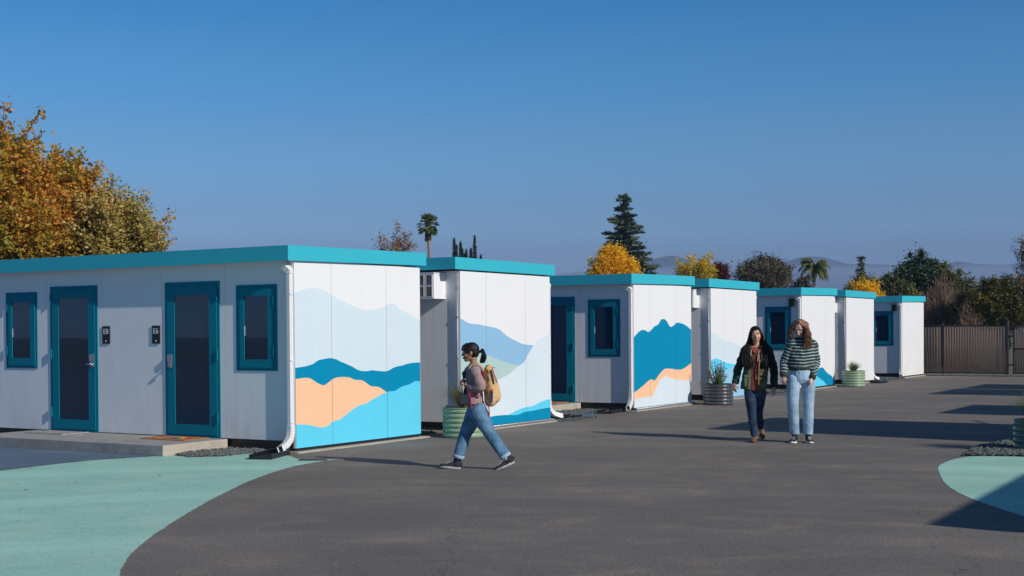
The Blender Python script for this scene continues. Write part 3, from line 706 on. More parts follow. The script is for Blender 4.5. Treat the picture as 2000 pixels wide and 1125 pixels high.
# ------------------------------------------------------------------ fence and gate at the end of the yard
SLAT = mat('brown_fence_slat', (.54, .36, .25), rough=.6, var=.12, vscale=8)
SLATD = mat('dark_wire', (.012, .012, .014), rough=.5)
FD = -SV                                                # the fence runs square to the row
FROT = math.atan2(FD.y, FD.x)
fence0 = row((33.368+3.1138)*K+.25-.0, .05)
fence0 = Vector((14.55, 47.05, 0))
def fence_bay(x0, x1, z0, z1, root, gate=False):
    n = int((x1-x0)/.088); me = None
    for k in range(n):
        x = x0+(k+.5)*(x1-x0)/n
        if me is None:
            o = MB().tube([(0, 0, z0), (0, 0, z1)], [(.037, .014)]*2, 8, up=(1, 0, 0)).build('slat', SLAT, root, smooth=True); me = o.data; o.location.x = x
        else:
            o = bpy.data.objects.new('slat', me); COL.objects.link(o); o.parent = root; o.location.x = x
    # chain link: diagonal wires in front of the slats
    b = MB(); h = z1-z0; st = .088
    k = -int(h/st)-1
    while x0+k*st < x1:
        for sgn in (1, -1):
            a = x0+k*st; za, zb_ = z0, z1; xa, xb = a, a+h
            if xa < x0: za += x0-xa; xa = x0
            if xb > x1: zb_ -= xb-x1; xb = x1
            if zb_ > za+.01:
                if sgn == -1: za, zb_ = z1-(za-z0), z1-(zb_-z0)
                y = -.021 if sgn == 1 else -.028
                b.tube([(xa, y-.0, za), (xb, y, zb_)], .0048, 3, cap=False)
        k += 1
    tag(b.build('chain_link', SLATD, root), kind='stuff')
fr = empty('fence', fence0, FROT, 'black chain link fence filled with brown slats behind the farthest cabin', 'fence')
def post(x, r, h, root, cap=True):
    b = MB(); b.tube([(x, 0, 0), (x, 0, h)], r, 12)
    b.lathe([(r*1.15, h), (r*1.15, h+.02), (r*.7, h+.05), (.004, h+.06)], 12, (x, 0, 0)); return b.build('post', SLATD, root, smooth=False)
GX = 3.05
for x in (0.0, .86): post(x, .03, 1.78, fr)
post(GX, .055, 1.86, fr)
fence_bay(.04, .82, .11, 1.72, fr); fence_bay(.90, GX-.06, .11, 1.72, fr)
for z in (.085, 1.745): MB().tube([(0, -.012, z), (GX-.05, -.012, z)], .022, 8).build('rail', SLATD, fr)
gr = empty('gate', fence0+FD*(GX+.2), FROT, 'black framed slatted gate hinged to the thick post at the right edge', 'gate')
fence_bay(.03, 2.2, .12, 1.70, gr)
for x in (0, 2.24): MB().tube([(x, -.01, .05), (x, -.01, 1.78)], .03, 8).build('stile', SLATD, gr)
for z in (.09, .93, 1.74): MB().tube([(0, -.04, z), (2.24, -.04, z)], .024, 8).build('rail', SLATD, gr)
MB().tube([(0.0, -.045, 1.72), (1.0, -.045, .96)], .008, 6).build('brace', SLATD, gr)
for z in (.35, 1.35): MB().box((-.16, -.05, z), (.02, .03, z+.05)).build('hinge', SLATD, gr)

# ------------------------------------------------------------------ the opposite row of cabins (outside the picture; it throws the long shadows)
def far_side(tip, label, k, wdt=1.0, h=3.2):
    top = tip+hd*(h/math.tan(EL))                       # roof corner that throws this tip
    base = top+EV*(W*K+.19*K)-SV*.045*K
    base.z = .06
    # turned by half a turn: its painted end looks at the first row
    o = empty('cabin', base, ROW_ROT+PI, label, 'cabin', 'cabins of the opposite row'); o.scale = (1, 1, (h-.06)/(2.93*K))
    b = MB(K); b.box((0, 0, 0), (W*wdt, L, 2.7)); b.build('wall', WHITE, o)
    b = MB(K); b.box((-.19, -.045, 2.7), (W*wdt+.19, L+.045, 2.93)); b.build('fascia', FASCIA, o)
    b = MB(K); b.box((.7, -.02, .1), (1.6, -.001, 2.4)); b.build('door', TEAL, o)
    b = MB(K); b.box((2.1, -.02, 1.1), (2.8, -.001, 2.3)); b.build('window', TEAL, o)
    return o
far_side(Vector((3.1, 21.22, 0)), 'opposite cabin whose roof shades the yard beside the right planter', 0)
far_side(Vector((8.06, 24.94, 0)), 'opposite cabin set back behind its neighbours', 1)
far_side(Vector((10.3, 32.62, 0)), 'opposite cabin throwing the third long shadow', 2)
far_side(Vector((12.17, 35.63, 0)), 'opposite cabin throwing the farthest shadow', 3)
tip = Vector((3.33, 10.57, 0)); c0 = tip+hd*(3.3/math.tan(EL))
o = empty('long_building', c0, ROW_ROT, 'long white building that shades the right foreground', 'building')
b = MB(); b.box((.19, .0-6, .06), (7.6, -.05, 3.0)); b.build('wall', WHITE, o)
b = MB(); b.box((0, -6.2, 3.0), (7.8, 0, 3.3)); b.build('fascia', FASCIA, o)
b = MB(); b.box((2, -.049, .2), (3, -.03, 2.4)); b.build('door', TEAL, o)
# ramp handrail beside the first opposite cabin
o = empty('ramp_rail', Vector((8.05, 22.79, 0))+hd*1.75, ROW_ROT, 'dark tube handrail of a ramp on the right', 'handrail')
for z in (.55, 1.0): MB().tube([(-1.9, -.4, z-.35), (0, 0, z), (.1, -2.0, z)], .025, 8).build('rail', SLATD, o)
for p in ((0, 0), (.05, -1), (-1, -.2), (-1.9, -.4)): MB().tube([(p[0], p[1], 0), (p[0], p[1], 1.0 if p[0] > -.5 else .8)], .025, 8).build('post', SLATD, o)

# ------------------------------------------------------------------ hills
def ridge(name, prof, Y, depth, m, base=-2):
    P = smooth_pts([Vector(((x-1000)/2565*Y, 0, max(.5, CAM_H+(652-.0064*(x-1000)-y)/2565*Y))) for x, y in prof], 10)
    vs = []; rows = 14; n = len(P)
    for j in range(rows+1):
        t = j/rows
        for i, p in enumerate(P):
            nz = noise.noise(Vector((p.x*.004, j*.5, Y*.01)))*.5+.5
            h = p.z*(1-(1-t)**1.6)*(1-.35*(1-t)*nz)
            vs.append((p.x*(1-(1-t)*depth/Y*.3)+noise.noise(Vector((p.x*.01, j*.9, 3)))*12*(1-t), Y-depth*(1-t), h if j else base))
    for i, p in enumerate(P): vs.append((p.x, Y+depth, base))
    rows += 1
    lp = []
    for j in range(rows):
        for i in range(n-1): lp += [j*n+i, j*n+i+1, (j+1)*n+i+1, (j+1)*n+i]
    return tag(np_mesh(name, vs, 4, lp, m, smooth=True), kind='structure')
HILL = mat('dark_green_hillside', (.045, .06, .045), rough=1, var=.4, vscale=.01)  # the hills' own dark green; the air volumes do the fading
ridge('hills', [(-400, 560), (300, 556), (900, 550), (1085, 536), (1130, 531), (1180, 529), (1240, 516), (1270, 509), (1290, 503), (1312, 499.5), (1330, 502), (1350, 509), (1385, 520), (1430, 528), (1500, 521), (1535, 511), (1560, 504), (1580, 501.5), (1605, 502), (1630, 508), (1660, 516), (1690, 516), (1740, 517), (1800, 516), (1845, 516), (1866, 511.5), (1880, 511), (1900, 514.5), (1930, 516), (1960, 517), (2000, 514), (2100, 512), (2300, 505), (2600, 520), (3000, 530)], 3000, 420, HILL)

# ------------------------------------------------------------------ trees
rngs = np.random.default_rng(11)
def leaf_cloud(name, centers, sig, per, size, m, parent, squash=1., seed=0, elong=1.6, droop=0., align=None):
    rg = np.random.default_rng(seed)
    C_ = np.repeat(np.asarray(centers), per, axis=0); n = len(C_)
    sg = np.repeat(np.asarray(sig)*np.ones(len(centers)), per)[:, None]
    P = C_+rg.normal(size=(n, 3))*sg*np.array([1, 1, squash])
    d = rg.normal(size=(n, 3)); d[:, 2] = d[:, 2]*.7-droop
    if align is not None: d = d*.5+np.repeat(np.asarray(align), per, axis=0)
    d /= np.linalg.norm(d, axis=1)[:, None]
    q = rg.normal(size=(n, 3)); e_ = np.cross(d, q); e_ /= np.linalg.norm(e_, axis=1)[:, None]
    s_ = size*rg.uniform(.6, 1.25, size=(n, 1)); wd = s_/elong*.5; nn = np.cross(d, e_)
    V = np.stack([P, P+d*s_*.45+e_*wd+nn*wd*.5, P+d*s_, P+d*s_*.45-e_*wd+nn*wd*.5], axis=1).reshape(-1, 3)
    base = np.arange(n)[:, None]*4
    lp = (base+np.array([0, 1, 2, 0, 2, 3])).ravel()
    o = np_mesh(name, V, 3, lp, m, parent); o['kind'] = 'stuff'
    return o
def branches(root_pos, h0, attr, r0, m, parent, seed=0, name='trunk', lean=(0, 0), split=True, gnarl=.12):
    """grow limbs from a trunk to every crown point"""
    rnd = random.Random(seed)
    nodes = [Vector((0, 0, 0))]; par = [-1]
    k = 6
    for i in range(1, k+1): nodes.append(Vector((lean[0]*i/k, lean[1]*i/k, h0*i/k))+Vector((rnd.gauss(0, .03), rnd.gauss(0, .03), 0))*h0*.2); par.append(i-1)
    pts = sorted([Vector(a) for a in attr], key=lambda a: (a-nodes[-1]).length)
    arr = [tuple(v) for v in nodes]
    for a in pts:
        A = np.array(arr); d = np.linalg.norm(A-np.array(a), axis=1)+np.maximum(0, A[:, 2]-a.z)*.9
        j = int(np.argmin(d)); s = nodes[j]; dist = (a-s).length; ns = max(1, min(5, int(dist/.35)))
        prev = j
        for q in range(1, ns+1):
            t = q/ns; p = s.lerp(a, t)+Vector((rnd.gauss(0, 1), rnd.gauss(0, 1), rnd.gauss(0, 1)))*dist*gnarl*.25*(1 if q < ns else 0)+Vector((0, 0, -1))*math.sin(t*PI)*dist*.06
            nodes.append(p); par.append(prev); arr.append(tuple(p)); prev = len(nodes)-1
    cnt = [0]*len(nodes); ch = [0]*len(nodes)
    for i in range(len(nodes)-1, 0, -1):
        if ch[i] == 0: cnt[i] = 1
        cnt[par[i]] += cnt[i]; ch[par[i]] += 1
    tot = max(cnt[0], 1); rad = [max(.006, r0*(c/tot)**.5) for c in cnt]
    b = MB(); bl = MB()
    for i in range(1, len(nodes)):
        p = par[i]; thick = rad[i] > r0*.3
        (b if thick else bl).tube([nodes[p], nodes[i]], [min(rad[p], rad[i]*1.3), rad[i]], 6 if thick else 3, cap=False)
    t_ = b.build(name, m, parent, smooth=True)
    if split and bl.v: tag(bl.build('branches', m, parent), kind='stuff')
    return t_
def blob_points(blobs, n, seed, shell=.55):
    rg = random.Random(seed); out = []; vol = [bb[3]*bb[4]*bb[5] for bb in blobs]; T = sum(vol)
    for bb, v in zip(blobs, vol):
        for _ in range(max(3, int(n*v/T))):
            d = Vector((rg.gauss(0, 1), rg.gauss(0, 1), rg.gauss(0, 1))).normalized(); r_ = shell+(1-shell)*rg.random()**.5 if rg.random() < .75 else rg.random()
            out.append((bb[0]+d.x*bb[3]*r_, bb[1]+d.y*bb[4]*r_, bb[2]+d.z*bb[5]*r_))
    return out
BARK = mat('grey_brown_bark', (.12, .09, .07), rough=.95, var=.3, vscale=6, bump=.5, bscale=20)
BARKP = mat('pale_bark', (.28, .25, .21), rough=.95, var=.3, vscale=6)
def tree(name, label, cat, x, Y, blobs_px, n, per, size, sig, m, r0=.12, bark=BARK, seed=1, group=None, h0=None, elong=1.6, squash=1., shell=.55, depth=.9, gnarl=.12, shoots=.55, shoot_len=.42):
    """blobs_px: ellipses (px, py, half width, half height) as seen, at distance Y"""
    B_ = []
    base = Vector(((x-1000)/2565*Y, Y, 0))
    rg = random.Random(seed*7)
    for (bx, by, hw, hh) in blobs_px:
        c = px(bx, by, Y)-base; rx = hw/2565*Y; rz = hh/2565*Y
        B_.append((c.x, c.y+rg.uniform(-.5, .5)*rx*depth, c.z, rx, max(rx, .4)*depth, rz))
    root = empty(name, base, 0, label, cat, group)
    A = blob_points(B_, n, seed, shell)
    lo = min(b_[2]-b_[5] for b_ in B_)
    branches(base, h0 if h0 else max(.8, lo*.9), A, r0, bark, root, seed, gnarl=gnarl)
    if shoots:
        tw = MB(); cs = []
        zc = sum(a[2] for a in A)/len(A)
        for a in A:
            if rg.random() > shoots: continue
            b0 = min(B_, key=lambda q: (a[0]-q[0])**2/q[3]**2+(a[2]-q[2])**2/q[5]**2)
            d = Vector(((a[0]-b0[0])/b0[3], (a[1]-b0[1])/b0[4], (a[2]-b0[2])/b0[5]+.55)).normalized(); d = (d+Vector((rg.gauss(0, .25), rg.gauss(0, .25), rg.gauss(.1, .2)))).normalized()
            ln = rg.uniform(.35, 1.1)*shoot_len; p = Vector(a); q = p+d*ln
            tw.tube([p, p.lerp(q, .5)+Vector((0, 0, -.02)), q], [.010, .007, .003], 3, cap=False)
            for i in range(5): cs.append(tuple(p.lerp(q, (i+1)/5)))
        tag(tw.build('twigs', bark, root), kind='stuff')
        leaf_cloud('shoots', cs, .065*shoot_len+.02, max(3, int(per*.22)), size*.95, m, root, 1, seed+1, elong)
    if per: leaf_cloud('crown', A, sig, per, size, m, root, squash, seed, elong)
    return root
AUT = leaf_mat('autumn_leaf', [rgb(86, 92, 34), rgb(132, 130, 46), rgb(172, 154, 56), rgb(206, 160, 54), rgb(218, 142, 52), rgb(160, 104, 62)], .45, .5)
AUT2 = leaf_mat('autumn_leaf_olive', [rgb(92, 98, 42), rgb(146, 142, 62), rgb(190, 168, 82), rgb(222, 198, 132), rgb(222, 160, 66)], .45, .5)
YEL = leaf_mat('yellow_leaf', [rgb(205, 160, 20), rgb(245, 195, 25), rgb(255, 218, 50), rgb(225, 150, 25)], .5, .6)
YELG = leaf_mat('yellow_green_leaf', [rgb(120, 140, 50), rgb(215, 190, 45), rgb(250, 205, 45), rgb(235, 180, 35)], .5, .35)
RUST = leaf_mat('rust_leaf', [rgb(112, 94, 74), rgb(156, 126, 94), rgb(182, 138, 92)], .35)
REDL = leaf_mat('dark_red_leaf', [rgb(70, 25, 25), rgb(110, 45, 40)], .3)
OAK = leaf_mat('dark_oak_leaf', [rgb(54, 54, 40), rgb(88, 82, 62), rgb(124, 112, 88)], .2)
DKG = leaf_mat('dark_evergreen_leaf', [rgb(28, 46, 30), rgb(50, 74, 42), rgb(80, 102, 54)], .18)
CED = leaf_mat('cedar_needles', [rgb(40, 56, 44), rgb(70, 86, 64), rgb(118, 124, 90)], .12)
CYP = leaf_mat('cypress_foliage', [rgb(28, 44, 32), rgb(44, 62, 44)], .1)
OLG = leaf_mat('olive_green_leaf', [rgb(50, 60, 32), rgb(88, 94, 46), rgb(125, 120, 60), rgb(160, 115, 45)], .25)
ORG = leaf_mat('green_orange_leaf', [rgb(46, 58, 28), rgb(84, 92, 40), rgb(140, 122, 46), rgb(205, 128, 48)], .3, .35)
PALM = leaf_mat('palm_leaf', [rgb(48, 68, 36), rgb(84, 100, 50), rgb(150, 140, 60)], .25)
PALMD = leaf_mat('dry_palm_leaf', [rgb(120, 95, 65), rgb(165, 135, 95)], .2)
TWIG = mat('brown_twig', (.22, .145, .11), rough=1, var=.3, vscale=3)
# the autumn trees behind the nearest cabin
tree('autumn_tree', 'tallest autumn tree with rust and gold leaves at the left edge', 'tree', 5, 30, [(30, 288, 26, 44), (52, 325, 40, 38), (10, 355, 66, 60), (-40, 330, 50, 70), (20, 440, 90, 80), (-60, 420, 80, 100), (80, 400, 50, 60), (30, 560, 90, 60)], 680, 54, .12, .115, AUT, .16, seed=3, shoots=.75, shoot_len=.75, shell=.4)
tree('autumn_tree', 'broad gold and green autumn tree just right of the tallest one', 'tree', 130, 31.5, [(118, 338, 22, 32), (140, 362, 32, 40), (105, 392, 50, 50), (150, 400, 36, 60), (120, 470, 72, 70), (165, 450, 40, 60), (140, 560, 80, 50)], 600, 54, .12, .11, AUT, .14, seed=4, shoots=.75, shoot_len=.7, shell=.4)
tree('autumn_tree', 'lower olive autumn tree with wispy shoots above the nearest roof', 'tree', 225, 30.5, [(205, 418, 28, 34), (235, 430, 22, 30), (215, 470, 46, 60), (262, 425, 9, 32), (290, 455, 12, 26), (262, 480, 34, 36), (305, 478, 14, 18), (240, 550, 60, 40)], 420, 40, .095, .10, AUT2, .12, seed=5, shoots=.85, shoot_len=.7, shell=.35)
# trees along the skyline
tree('rusty_tree', 'thin tree with sparse rust leaves left of the tall fan palm', 'tree', 775, 60, [(745, 470, 12, 20), (783, 462, 16, 20), (778, 485, 34, 24), (800, 480, 14, 14), (770, 530, 40, 30)], 150, 12, .10, .13, RUST, .1, seed=6, shell=.2)
tree('yellow_tree', 'golden yellow tree in front of the tall cedar', 'tree', 1200, 62, [(1198, 512, 26, 24), (1183, 524, 30, 24), (1222, 524, 22, 22), (1200, 555, 48, 28), (1236, 545, 14, 18), (1162, 540, 14, 16)], 420, 40, .11, .14, YEL, .12, seed=7, squash=1.5)
tree('yellow_tree', 'loose yellow green tree between the cedar and the dark oak', 'tree', 1362, 62, [(1356, 512, 4, 14), (1380, 508, 4, 13), (1334, 526, 8, 12), (1365, 532, 24, 18), (1384, 536, 18, 18), (1345, 542, 24, 20), (1366, 575, 40, 30)], 260, 26, .11, .12, YELG, .1, seed=8, squash=1.5)
tree('red_tree', 'small dark red tree peeking out beside the yellow green tree', 'tree', 1404, 68, [(1404, 528, 12, 13), (1410, 545, 10, 16)], 70, 40, .10, .12, REDL, .07, seed=9)
tree('oak_tree', 'round dark brown green oak on the skyline above the fourth cabin', 'tree', 1492, 90, [(1490, 520, 30, 20), (1468, 535, 28, 22), (1515, 538, 28, 22), (1490, 550, 50, 30), (1495, 585, 50, 30)], 520, 60, .14, .26, OAK, .25, seed=10)
tree('bush', 'low brownish bush at the foot of the feathery palm', 'bush', 1570, 84, [(1570, 556, 16, 12), (1560, 565, 14, 10)], 60, 16, .15, .18, OAK, .07, seed=12)
tree('yellow_bush', 'yellow leaved bush over the roofs right of the feathery palm', 'tree', 1690, 62, [(1690, 567, 20, 12), (1672, 572, 13, 12), (1706, 577, 12, 12), (1690, 592, 32, 16)], 240, 30, .10, .11, YEL, .08, seed=13)
tree('bushy_tree', 'mid green bushy tree behind the yellow bush', 'tree', 1688, 75, [(1680, 556, 24, 14), (1700, 552, 16, 10), (1690, 580, 34, 16)], 150, 40, .12, .18, OLG, .1, seed=14)
tree('evergreen_tree', 'large dark glossy evergreen with several upright tops right of the cabins', 'tree', 1800, 75, [(1781, 520, 9, 20), (1799, 518, 9, 22), (1770, 535, 16, 16), (1812, 528, 12, 20), (1826, 530, 9, 18), (1835, 540, 12, 12), (1752, 550, 14, 12), (1790, 550, 40, 26), (1815, 560, 32, 24), (1800, 600, 44, 30)], 640, 60, .15, .2, DKG, .22, seed=15)
tree('willow_tree', 'soft olive tree right behind the large evergreen', 'tree', 1862, 72, [(1850, 535, 18, 16), (1868, 560, 26, 24), (1890, 585, 20, 20), (1865, 600, 46, 30)], 300, 44, .13, .2, OLG, .12, seed=16)
tree('bushy_tree', 'grey green bushy tree with a dark frond left of the large evergreen', 'tree', 1748, 66, [(1745, 560, 22, 18), (1728, 572, 16, 14), (1760, 580, 30, 24)], 200, 40, .12, .16, OLG, .1, seed=17)
tree('hedge_tree', 'green and orange bushy tree behind the fence near the right edge', 'tree', 1950, 56, [(1945, 560, 24, 14), (1930, 580, 30, 26), (1975, 575, 34, 26), (1960, 605, 60, 34), (2020, 590, 50, 40)], 700, 54, .10, .15, ORG, .12, seed=18)
tree('hedge_tree', 'dark green bush low behind the fence between the bare bush and the orange topped tree', 'tree', 1890, 57, [(1890, 605, 24, 26), (1900, 620, 30, 22), (1925, 615, 26, 26)], 300, 46, .10, .14, ORG, .08, seed=19)
tree('bare_tree', 'half bare tree with small rust leaves at the right edge', 'tree', 2010, 53, [(2010, 500, 22, 36), (2030, 485, 38, 48), (2015, 545, 30, 40)], 300, 6, .085, .10, RUST, .12, seed=20, shell=.2)
# bare brown bushes: many thin upright stems
def bare_bush(x, Y, top, hw, n, label, seed, m=TWIG, leaves=None):
    rg = random.Random(seed); base = Vector(((x-1000)/2565*Y, Y, 0)); H = px(x, top, Y).z; Wd = hw/2565*Y
    root = empty('bare_bush', base, 0, label, 'bush', 'bare brown bushes behind the fence'); b = MB(); tips = []
    for k in range(n):
        a = rg.uniform(0, 2*PI); q = rg.random()**.6; f = Vector((math.cos(a)*q*Wd, math.sin(a)*q*Wd*.8, H*math.sqrt(max(.05, 1-q*q*.8))*rg.uniform(.7, 1.03)))
        s = Vector((f.x*.35+rg.gauss(0, .1), f.y*.35, 0)); mid = s.lerp(f, .5)+Vector((f.x*.05, 0, .1)); 
        b.tube([s, mid, f], [.018, .012, .004], 3, cap=False)
        for _ in range(6):
            t = rg.uniform(.35, .95); p = s.lerp(f, t); d = Vector((rg.gauss(0, .3), rg.gauss(0, .3), rg.uniform(.25, .8)))*.7
            b.tube([p, p+d*.5+Vector((rg.gauss(0, .03), 0, 0)), p+d], [.008, .006, .003], 3, cap=False); tips.append(tuple(p+d*rg.random()))
    tag(b.build('stems', m, root), kind='stuff')
    leaf_cloud('dry_leaves', tips, .09, 5, .06, leaves or RUSTD, root, seed=seed)
RUSTD = leaf_mat('dull_brown_leaf', [rgb(84, 66, 52), rgb(120, 92, 72), rgb(105, 100, 60)], .2)
bare_bush(1842, 58, 536, 46, 260, 'large bare reddish brown bush rising behind the fence post', 31)
bare_bush(1812, 62, 570, 26, 110, 'smaller bare bush just right of the farthest cabin', 32)
bare_bush(1893, 54, 590, 26, 110, 'low bare bush in front of the dark green bush', 33)
# conifers
def conifer(name, label, x, Y, top, hw, m, seed, lo=640, tiers=26, droop=.12, lop=0., dens=1., up=.0, size=.3, skirt=1.0, flat=.25):
    rg = random.Random(seed); base = Vector(((x-1000)/2565*Y, Y, 0)); H = px(x, top, Y).z; Wd = hw/2565*Y; z0 = 1.2
    root = empty(name, base, 0, label, 'tree'); MB().tube([(0, 0, 0), (0, 0, H*.5), (0, 0, H*.99)], [H*.018, H*.011, .02], 7).build('trunk', BARK, root, smooth=True)
    b = MB(); cs = []; al = []
    for k in range(tiers):
        t = k/(tiers-1); z = H*(.985-(1-.13)*t**.95); R_ = Wd*(.05+.95*t**.80)*rg.uniform(.72, 1.12); nb = int(3+t*6)
        for j in range(nb):
            a = 2*PI*(j+rg.random()*.7)/nb; rr_ = R_*rg.uniform(.65, 1.08)*(1+lop*math.cos(a)*(.5+t*.5)); zz_ = z+rg.uniform(-.4, .4)*H/tiers
            d = Vector((math.cos(a), math.sin(a), 0)); e = Vector((0, 0, zz_))+d*rr_+Vector((0, 0, rr_*(up-droop)))
            s = Vector((0, 0, zz_)); mid = s.lerp(e, .5)+Vector((0, 0, rr_*.05))
            b.tube([s, mid, e], [.05*rr_/Wd+.015, .025, .008], 3, cap=False)
            nn = max(2, int(rr_/.28*dens))
            for i in range(nn):
                q = (i+.6)/nn; p = s.lerp(mid, q*2) if q < .5 else mid.lerp(e, q*2-1); side_ = Vector((-d.y, d.x, 0))*rg.gauss(0, 1)*rr_*.16*(1.15-q)
                cs.append(tuple(p+side_)); al.append(tuple(d+side_*.4+Vector((0, 0, .1+up))))
    tag(b.build('branches', BARK, root), kind='stuff')
    leaf_cloud('crown', cs, size*.42, int(12*dens), size, m, root, flat, seed, 2.6, align=al)
    return root
conifer('cedar_tree', 'tall dark cedar with layered branches standing above the third cabin', 1219, 105, 381, 108, CED, 41, tiers=36, lop=.10, dens=2.6, droop=-.10, size=.26, flat=.35)
conifer('conifer_tree', 'narrow grey green conifer on the skyline behind the yellow bush', 1683, 100, 500, 21, CED, 42, tiers=24, dens=1.8, droop=-.1, size=.2, flat=.6)
conifer('conifer_tree', 'tiny dark conifer tip above the orange topped tree', 1962, 80, 543, 8, DKG, 43, tiers=14, dens=1.2, droop=-.5, size=.22, flat=1)
def cypress(x, top, hw, label, seed, Y=120):
    rg = random.Random(seed); base = Vector(((x-1000)/2565*Y, Y, 0)); H = px(x, top, Y).z; Wd = hw/2565*Y
    root = empty('cypress_tree', base, 0, label, 'tree', 'slim cypresses on the skyline'); MB().tube([(0, 0, 0), (0, 0, H*.95)], [.15, .02], 6).build('trunk', BARK, root)
    cs = []
    for k in range(420):
        t = rg.random()**.8; a = rg.uniform(0, 2*PI); q = Wd*(min(1, (1-t)*4.5)**.7)*(.35+.65*rg.random()**.5)
        cs.append((math.cos(a)*q, math.sin(a)*q, H*(.1+.9*t)-.1))
    leaf_cloud('crown', cs, .035, 12, .15, CYP, root, 2.5, seed, 2.4, align=[(0, 0, 1.2)]*len(cs))
    return root
for k, (x, tp, hw, lb) in enumerate([(888.5, 467, 3.6, 'leftmost tall slim cypress above the second cabin roof'), (892.8, 479, 3.2, 'cypress leaning against the leftmost tall one'), (901, 473, 4, 'second tall cypress from the left of the row'), (904.6, 487, 3, 'short cypress touching the second tall one'),
        (912, 489, 2.6, 'small pointed cypress in the middle of the row'), (909, 497, 2.2, 'shortest bushy cypress left of the small pointed one'), (921, 486, 3.4, 'medium cypress just left of the tallest right one'), (928.5, 462, 4, 'tallest cypress at the right with a bird on its tip'), (940.5, 499, 1.8, 'tiny cypress tip farthest right over the second cabin')]):
    cypress(x, tp, hw, lb, 50+k)
bp_ = px(928, 461.5, 120); b = MB()
b.tube([(-.22, 0, 0), (-.08, 0, .06), (.08, 0, .1), (.2, 0, .2)], [.03, .09, .09, .04], 8); b.lathe([(.01, -.07), (.06, -.03), (.065, .02), (.03, .07), (.005, .085)], 8, (.22, 0, .24)); b.v = b.v
b.tube([(.27, 0, .24), (.36, 0, .22)], [.02, .004], 5); b.tube([(-.2, 0, .0), (-.42, 0, -.08)], [(.02, .05), (.01, .06)], 6)
b.k = 1
b.v = [(v[0]*.5, v[1]*.5, v[2]*.5) for v in b.v]
tag(b.build('bird', BLACKP, loc=bp_, smooth=True), 'small dark bird perched on the tip of the tallest right cypress', 'bird')
# fan palm
def fan_palm(x, Y, top, bot, hw, label, seed):
    rg = random.Random(seed); base = Vector(((x-1000)/2565*Y, Y, 0)); zc = px(x, top*.55+bot*.45, Y).z; Rr = hw/2565*Y
    root = empty('fan_palm', base, 0, label, 'palm tree')
    MB().tube([(.0, 0, 0), (-.08, 0, zc*.5), (.05, 0, zc*.8), (0, 0, zc)], [.12, .10, .09, .12], 10).build('trunk', mat('palm_bark', (.23, .17, .12), rough=1, var=.3, vscale=4, stretch=(1, 1, 6)), root, smooth=True)
    crown = MB(); dead = MB()
    def fan(b, c, d, sz, hang):
        d = d.normalized(); s1 = d.cross(Vector((0, 0, 1))); s1 = s1.normalized() if s1.length > .1 else Vector((1, 0, 0)); n_ = s1.cross(d)
        for k in range(13):
            a = (k-6)/6*1.25; dr = (d*math.cos(a)+s1*math.sin(a)); ln = sz*(1-.12*abs(a))*rg.uniform(.7, 1.1)
            m1 = c+dr*ln*.55+n_*.03*(k % 2); tip = c+dr*ln+Vector((0, 0, -hang*ln*rg.uniform(.6, 1.2))); wv = dr.cross(n_)*sz*.045
            b.add([c, m1+wv, tip, m1-wv], [(0, 1, 2), (0, 2, 3)])
    for k in range(60):
        el = rg.uniform(-.75, 1.45); a = rg.uniform(0, 2*PI); d = Vector((math.cos(a)*math.cos(el), math.sin(a)*math.cos(el), math.sin(el)))
        ln = Rr*rg.uniform(.5, .66)*(1.15 if el > .6 else 1); c = Vector((0, 0, zc))+Vector((d.x, d.y, d.z*1.15))*ln
        crown.tube([Vector((0, 0, zc-.1)), Vector((0, 0, zc))+d*ln*.5+Vector((0, 0, .05)), c], .02, 3, cap=False)
        fan(crown, c, d*1.0+Vector((0, 0, -.25 if el < .6 else 0)), Rr*.52, .28 if el < .8 else .1)
    for k in range(50):
        a = rg.uniform(0, 2*PI); d = Vector((math.cos(a)*.35, math.sin(a)*.35, -1)); z = zc-rg.uniform(.1, Rr*1.0)
        fan(dead, Vector((math.cos(a)*.1, math.sin(a)*.1, z)), d, Rr*.38, .1)
    tag(crown.build('crown', PALM, root), kind='stuff'); tag(dead.build('dead_fronds', PALMD, root), kind='stuff')
fan_palm(838, 85, 414, 478, 23, 'tall fan palm with a round head between the first and second cabin', 61)
def feather_palm(x, Y, top, cx, cy, hw, label, seed):
    rg = random.Random(seed); base = Vector(((x-1000)/2565*Y, Y, 0)); c0 = px(cx, cy, Y)-base; Rr = hw/2565*Y
    root = empty('feather_palm', base, 0, label, 'palm tree')
    MB().tube([(0, 0, 0), (c0.x*.3, 0, c0.z*.5), (c0.x, 0, c0.z)], [.13, .11, .10], 9).build('trunk', BARKP, root, smooth=True)
    b = MB()
    for k in range(44):
        a = rg.uniform(0, 2*PI); el = rg.uniform(.0, 1.3); ln = Rr*rg.uniform(1.0, 1.35); d = Vector((math.cos(a)*math.cos(el), math.sin(a)*math.cos(el)*.8, math.sin(el)))
        if d.x < -.1 and rg.random() < .35: d.x *= .6
        P = []; p = c0.copy(); v = d.copy()
        for i in range(9):
            P.append(p.copy()); p += v*ln/8; v = (v+Vector((0, 0, -.30))).normalized()
        b.tube(P, [.02]*9, 3, cap=False)
        for i in range(1, 9):
            for s_ in (-1, 1):
                for q in (0, .25, .5, .75):
                    pp = P[i-1].lerp(P[i], q); t_ = (P[i]-P[i-1]).normalized(); sd_ = t_.cross(Vector((0, 0, 1))); sd_ = sd_.normalized() if sd_.length > .05 else Vector((1, 0, 0))
                    tip = pp+sd_*s_*Rr*.22*(1-.05*i)+t_*Rr*.12+Vector((0, 0, -Rr*.2*rg.uniform(.5, 1.3))); w_ = t_*.035
                    b.add([pp-w_, pp+w_, tip], [(0, 1, 2)])
    tag(b.build('crown', PALM, root), kind='stuff')
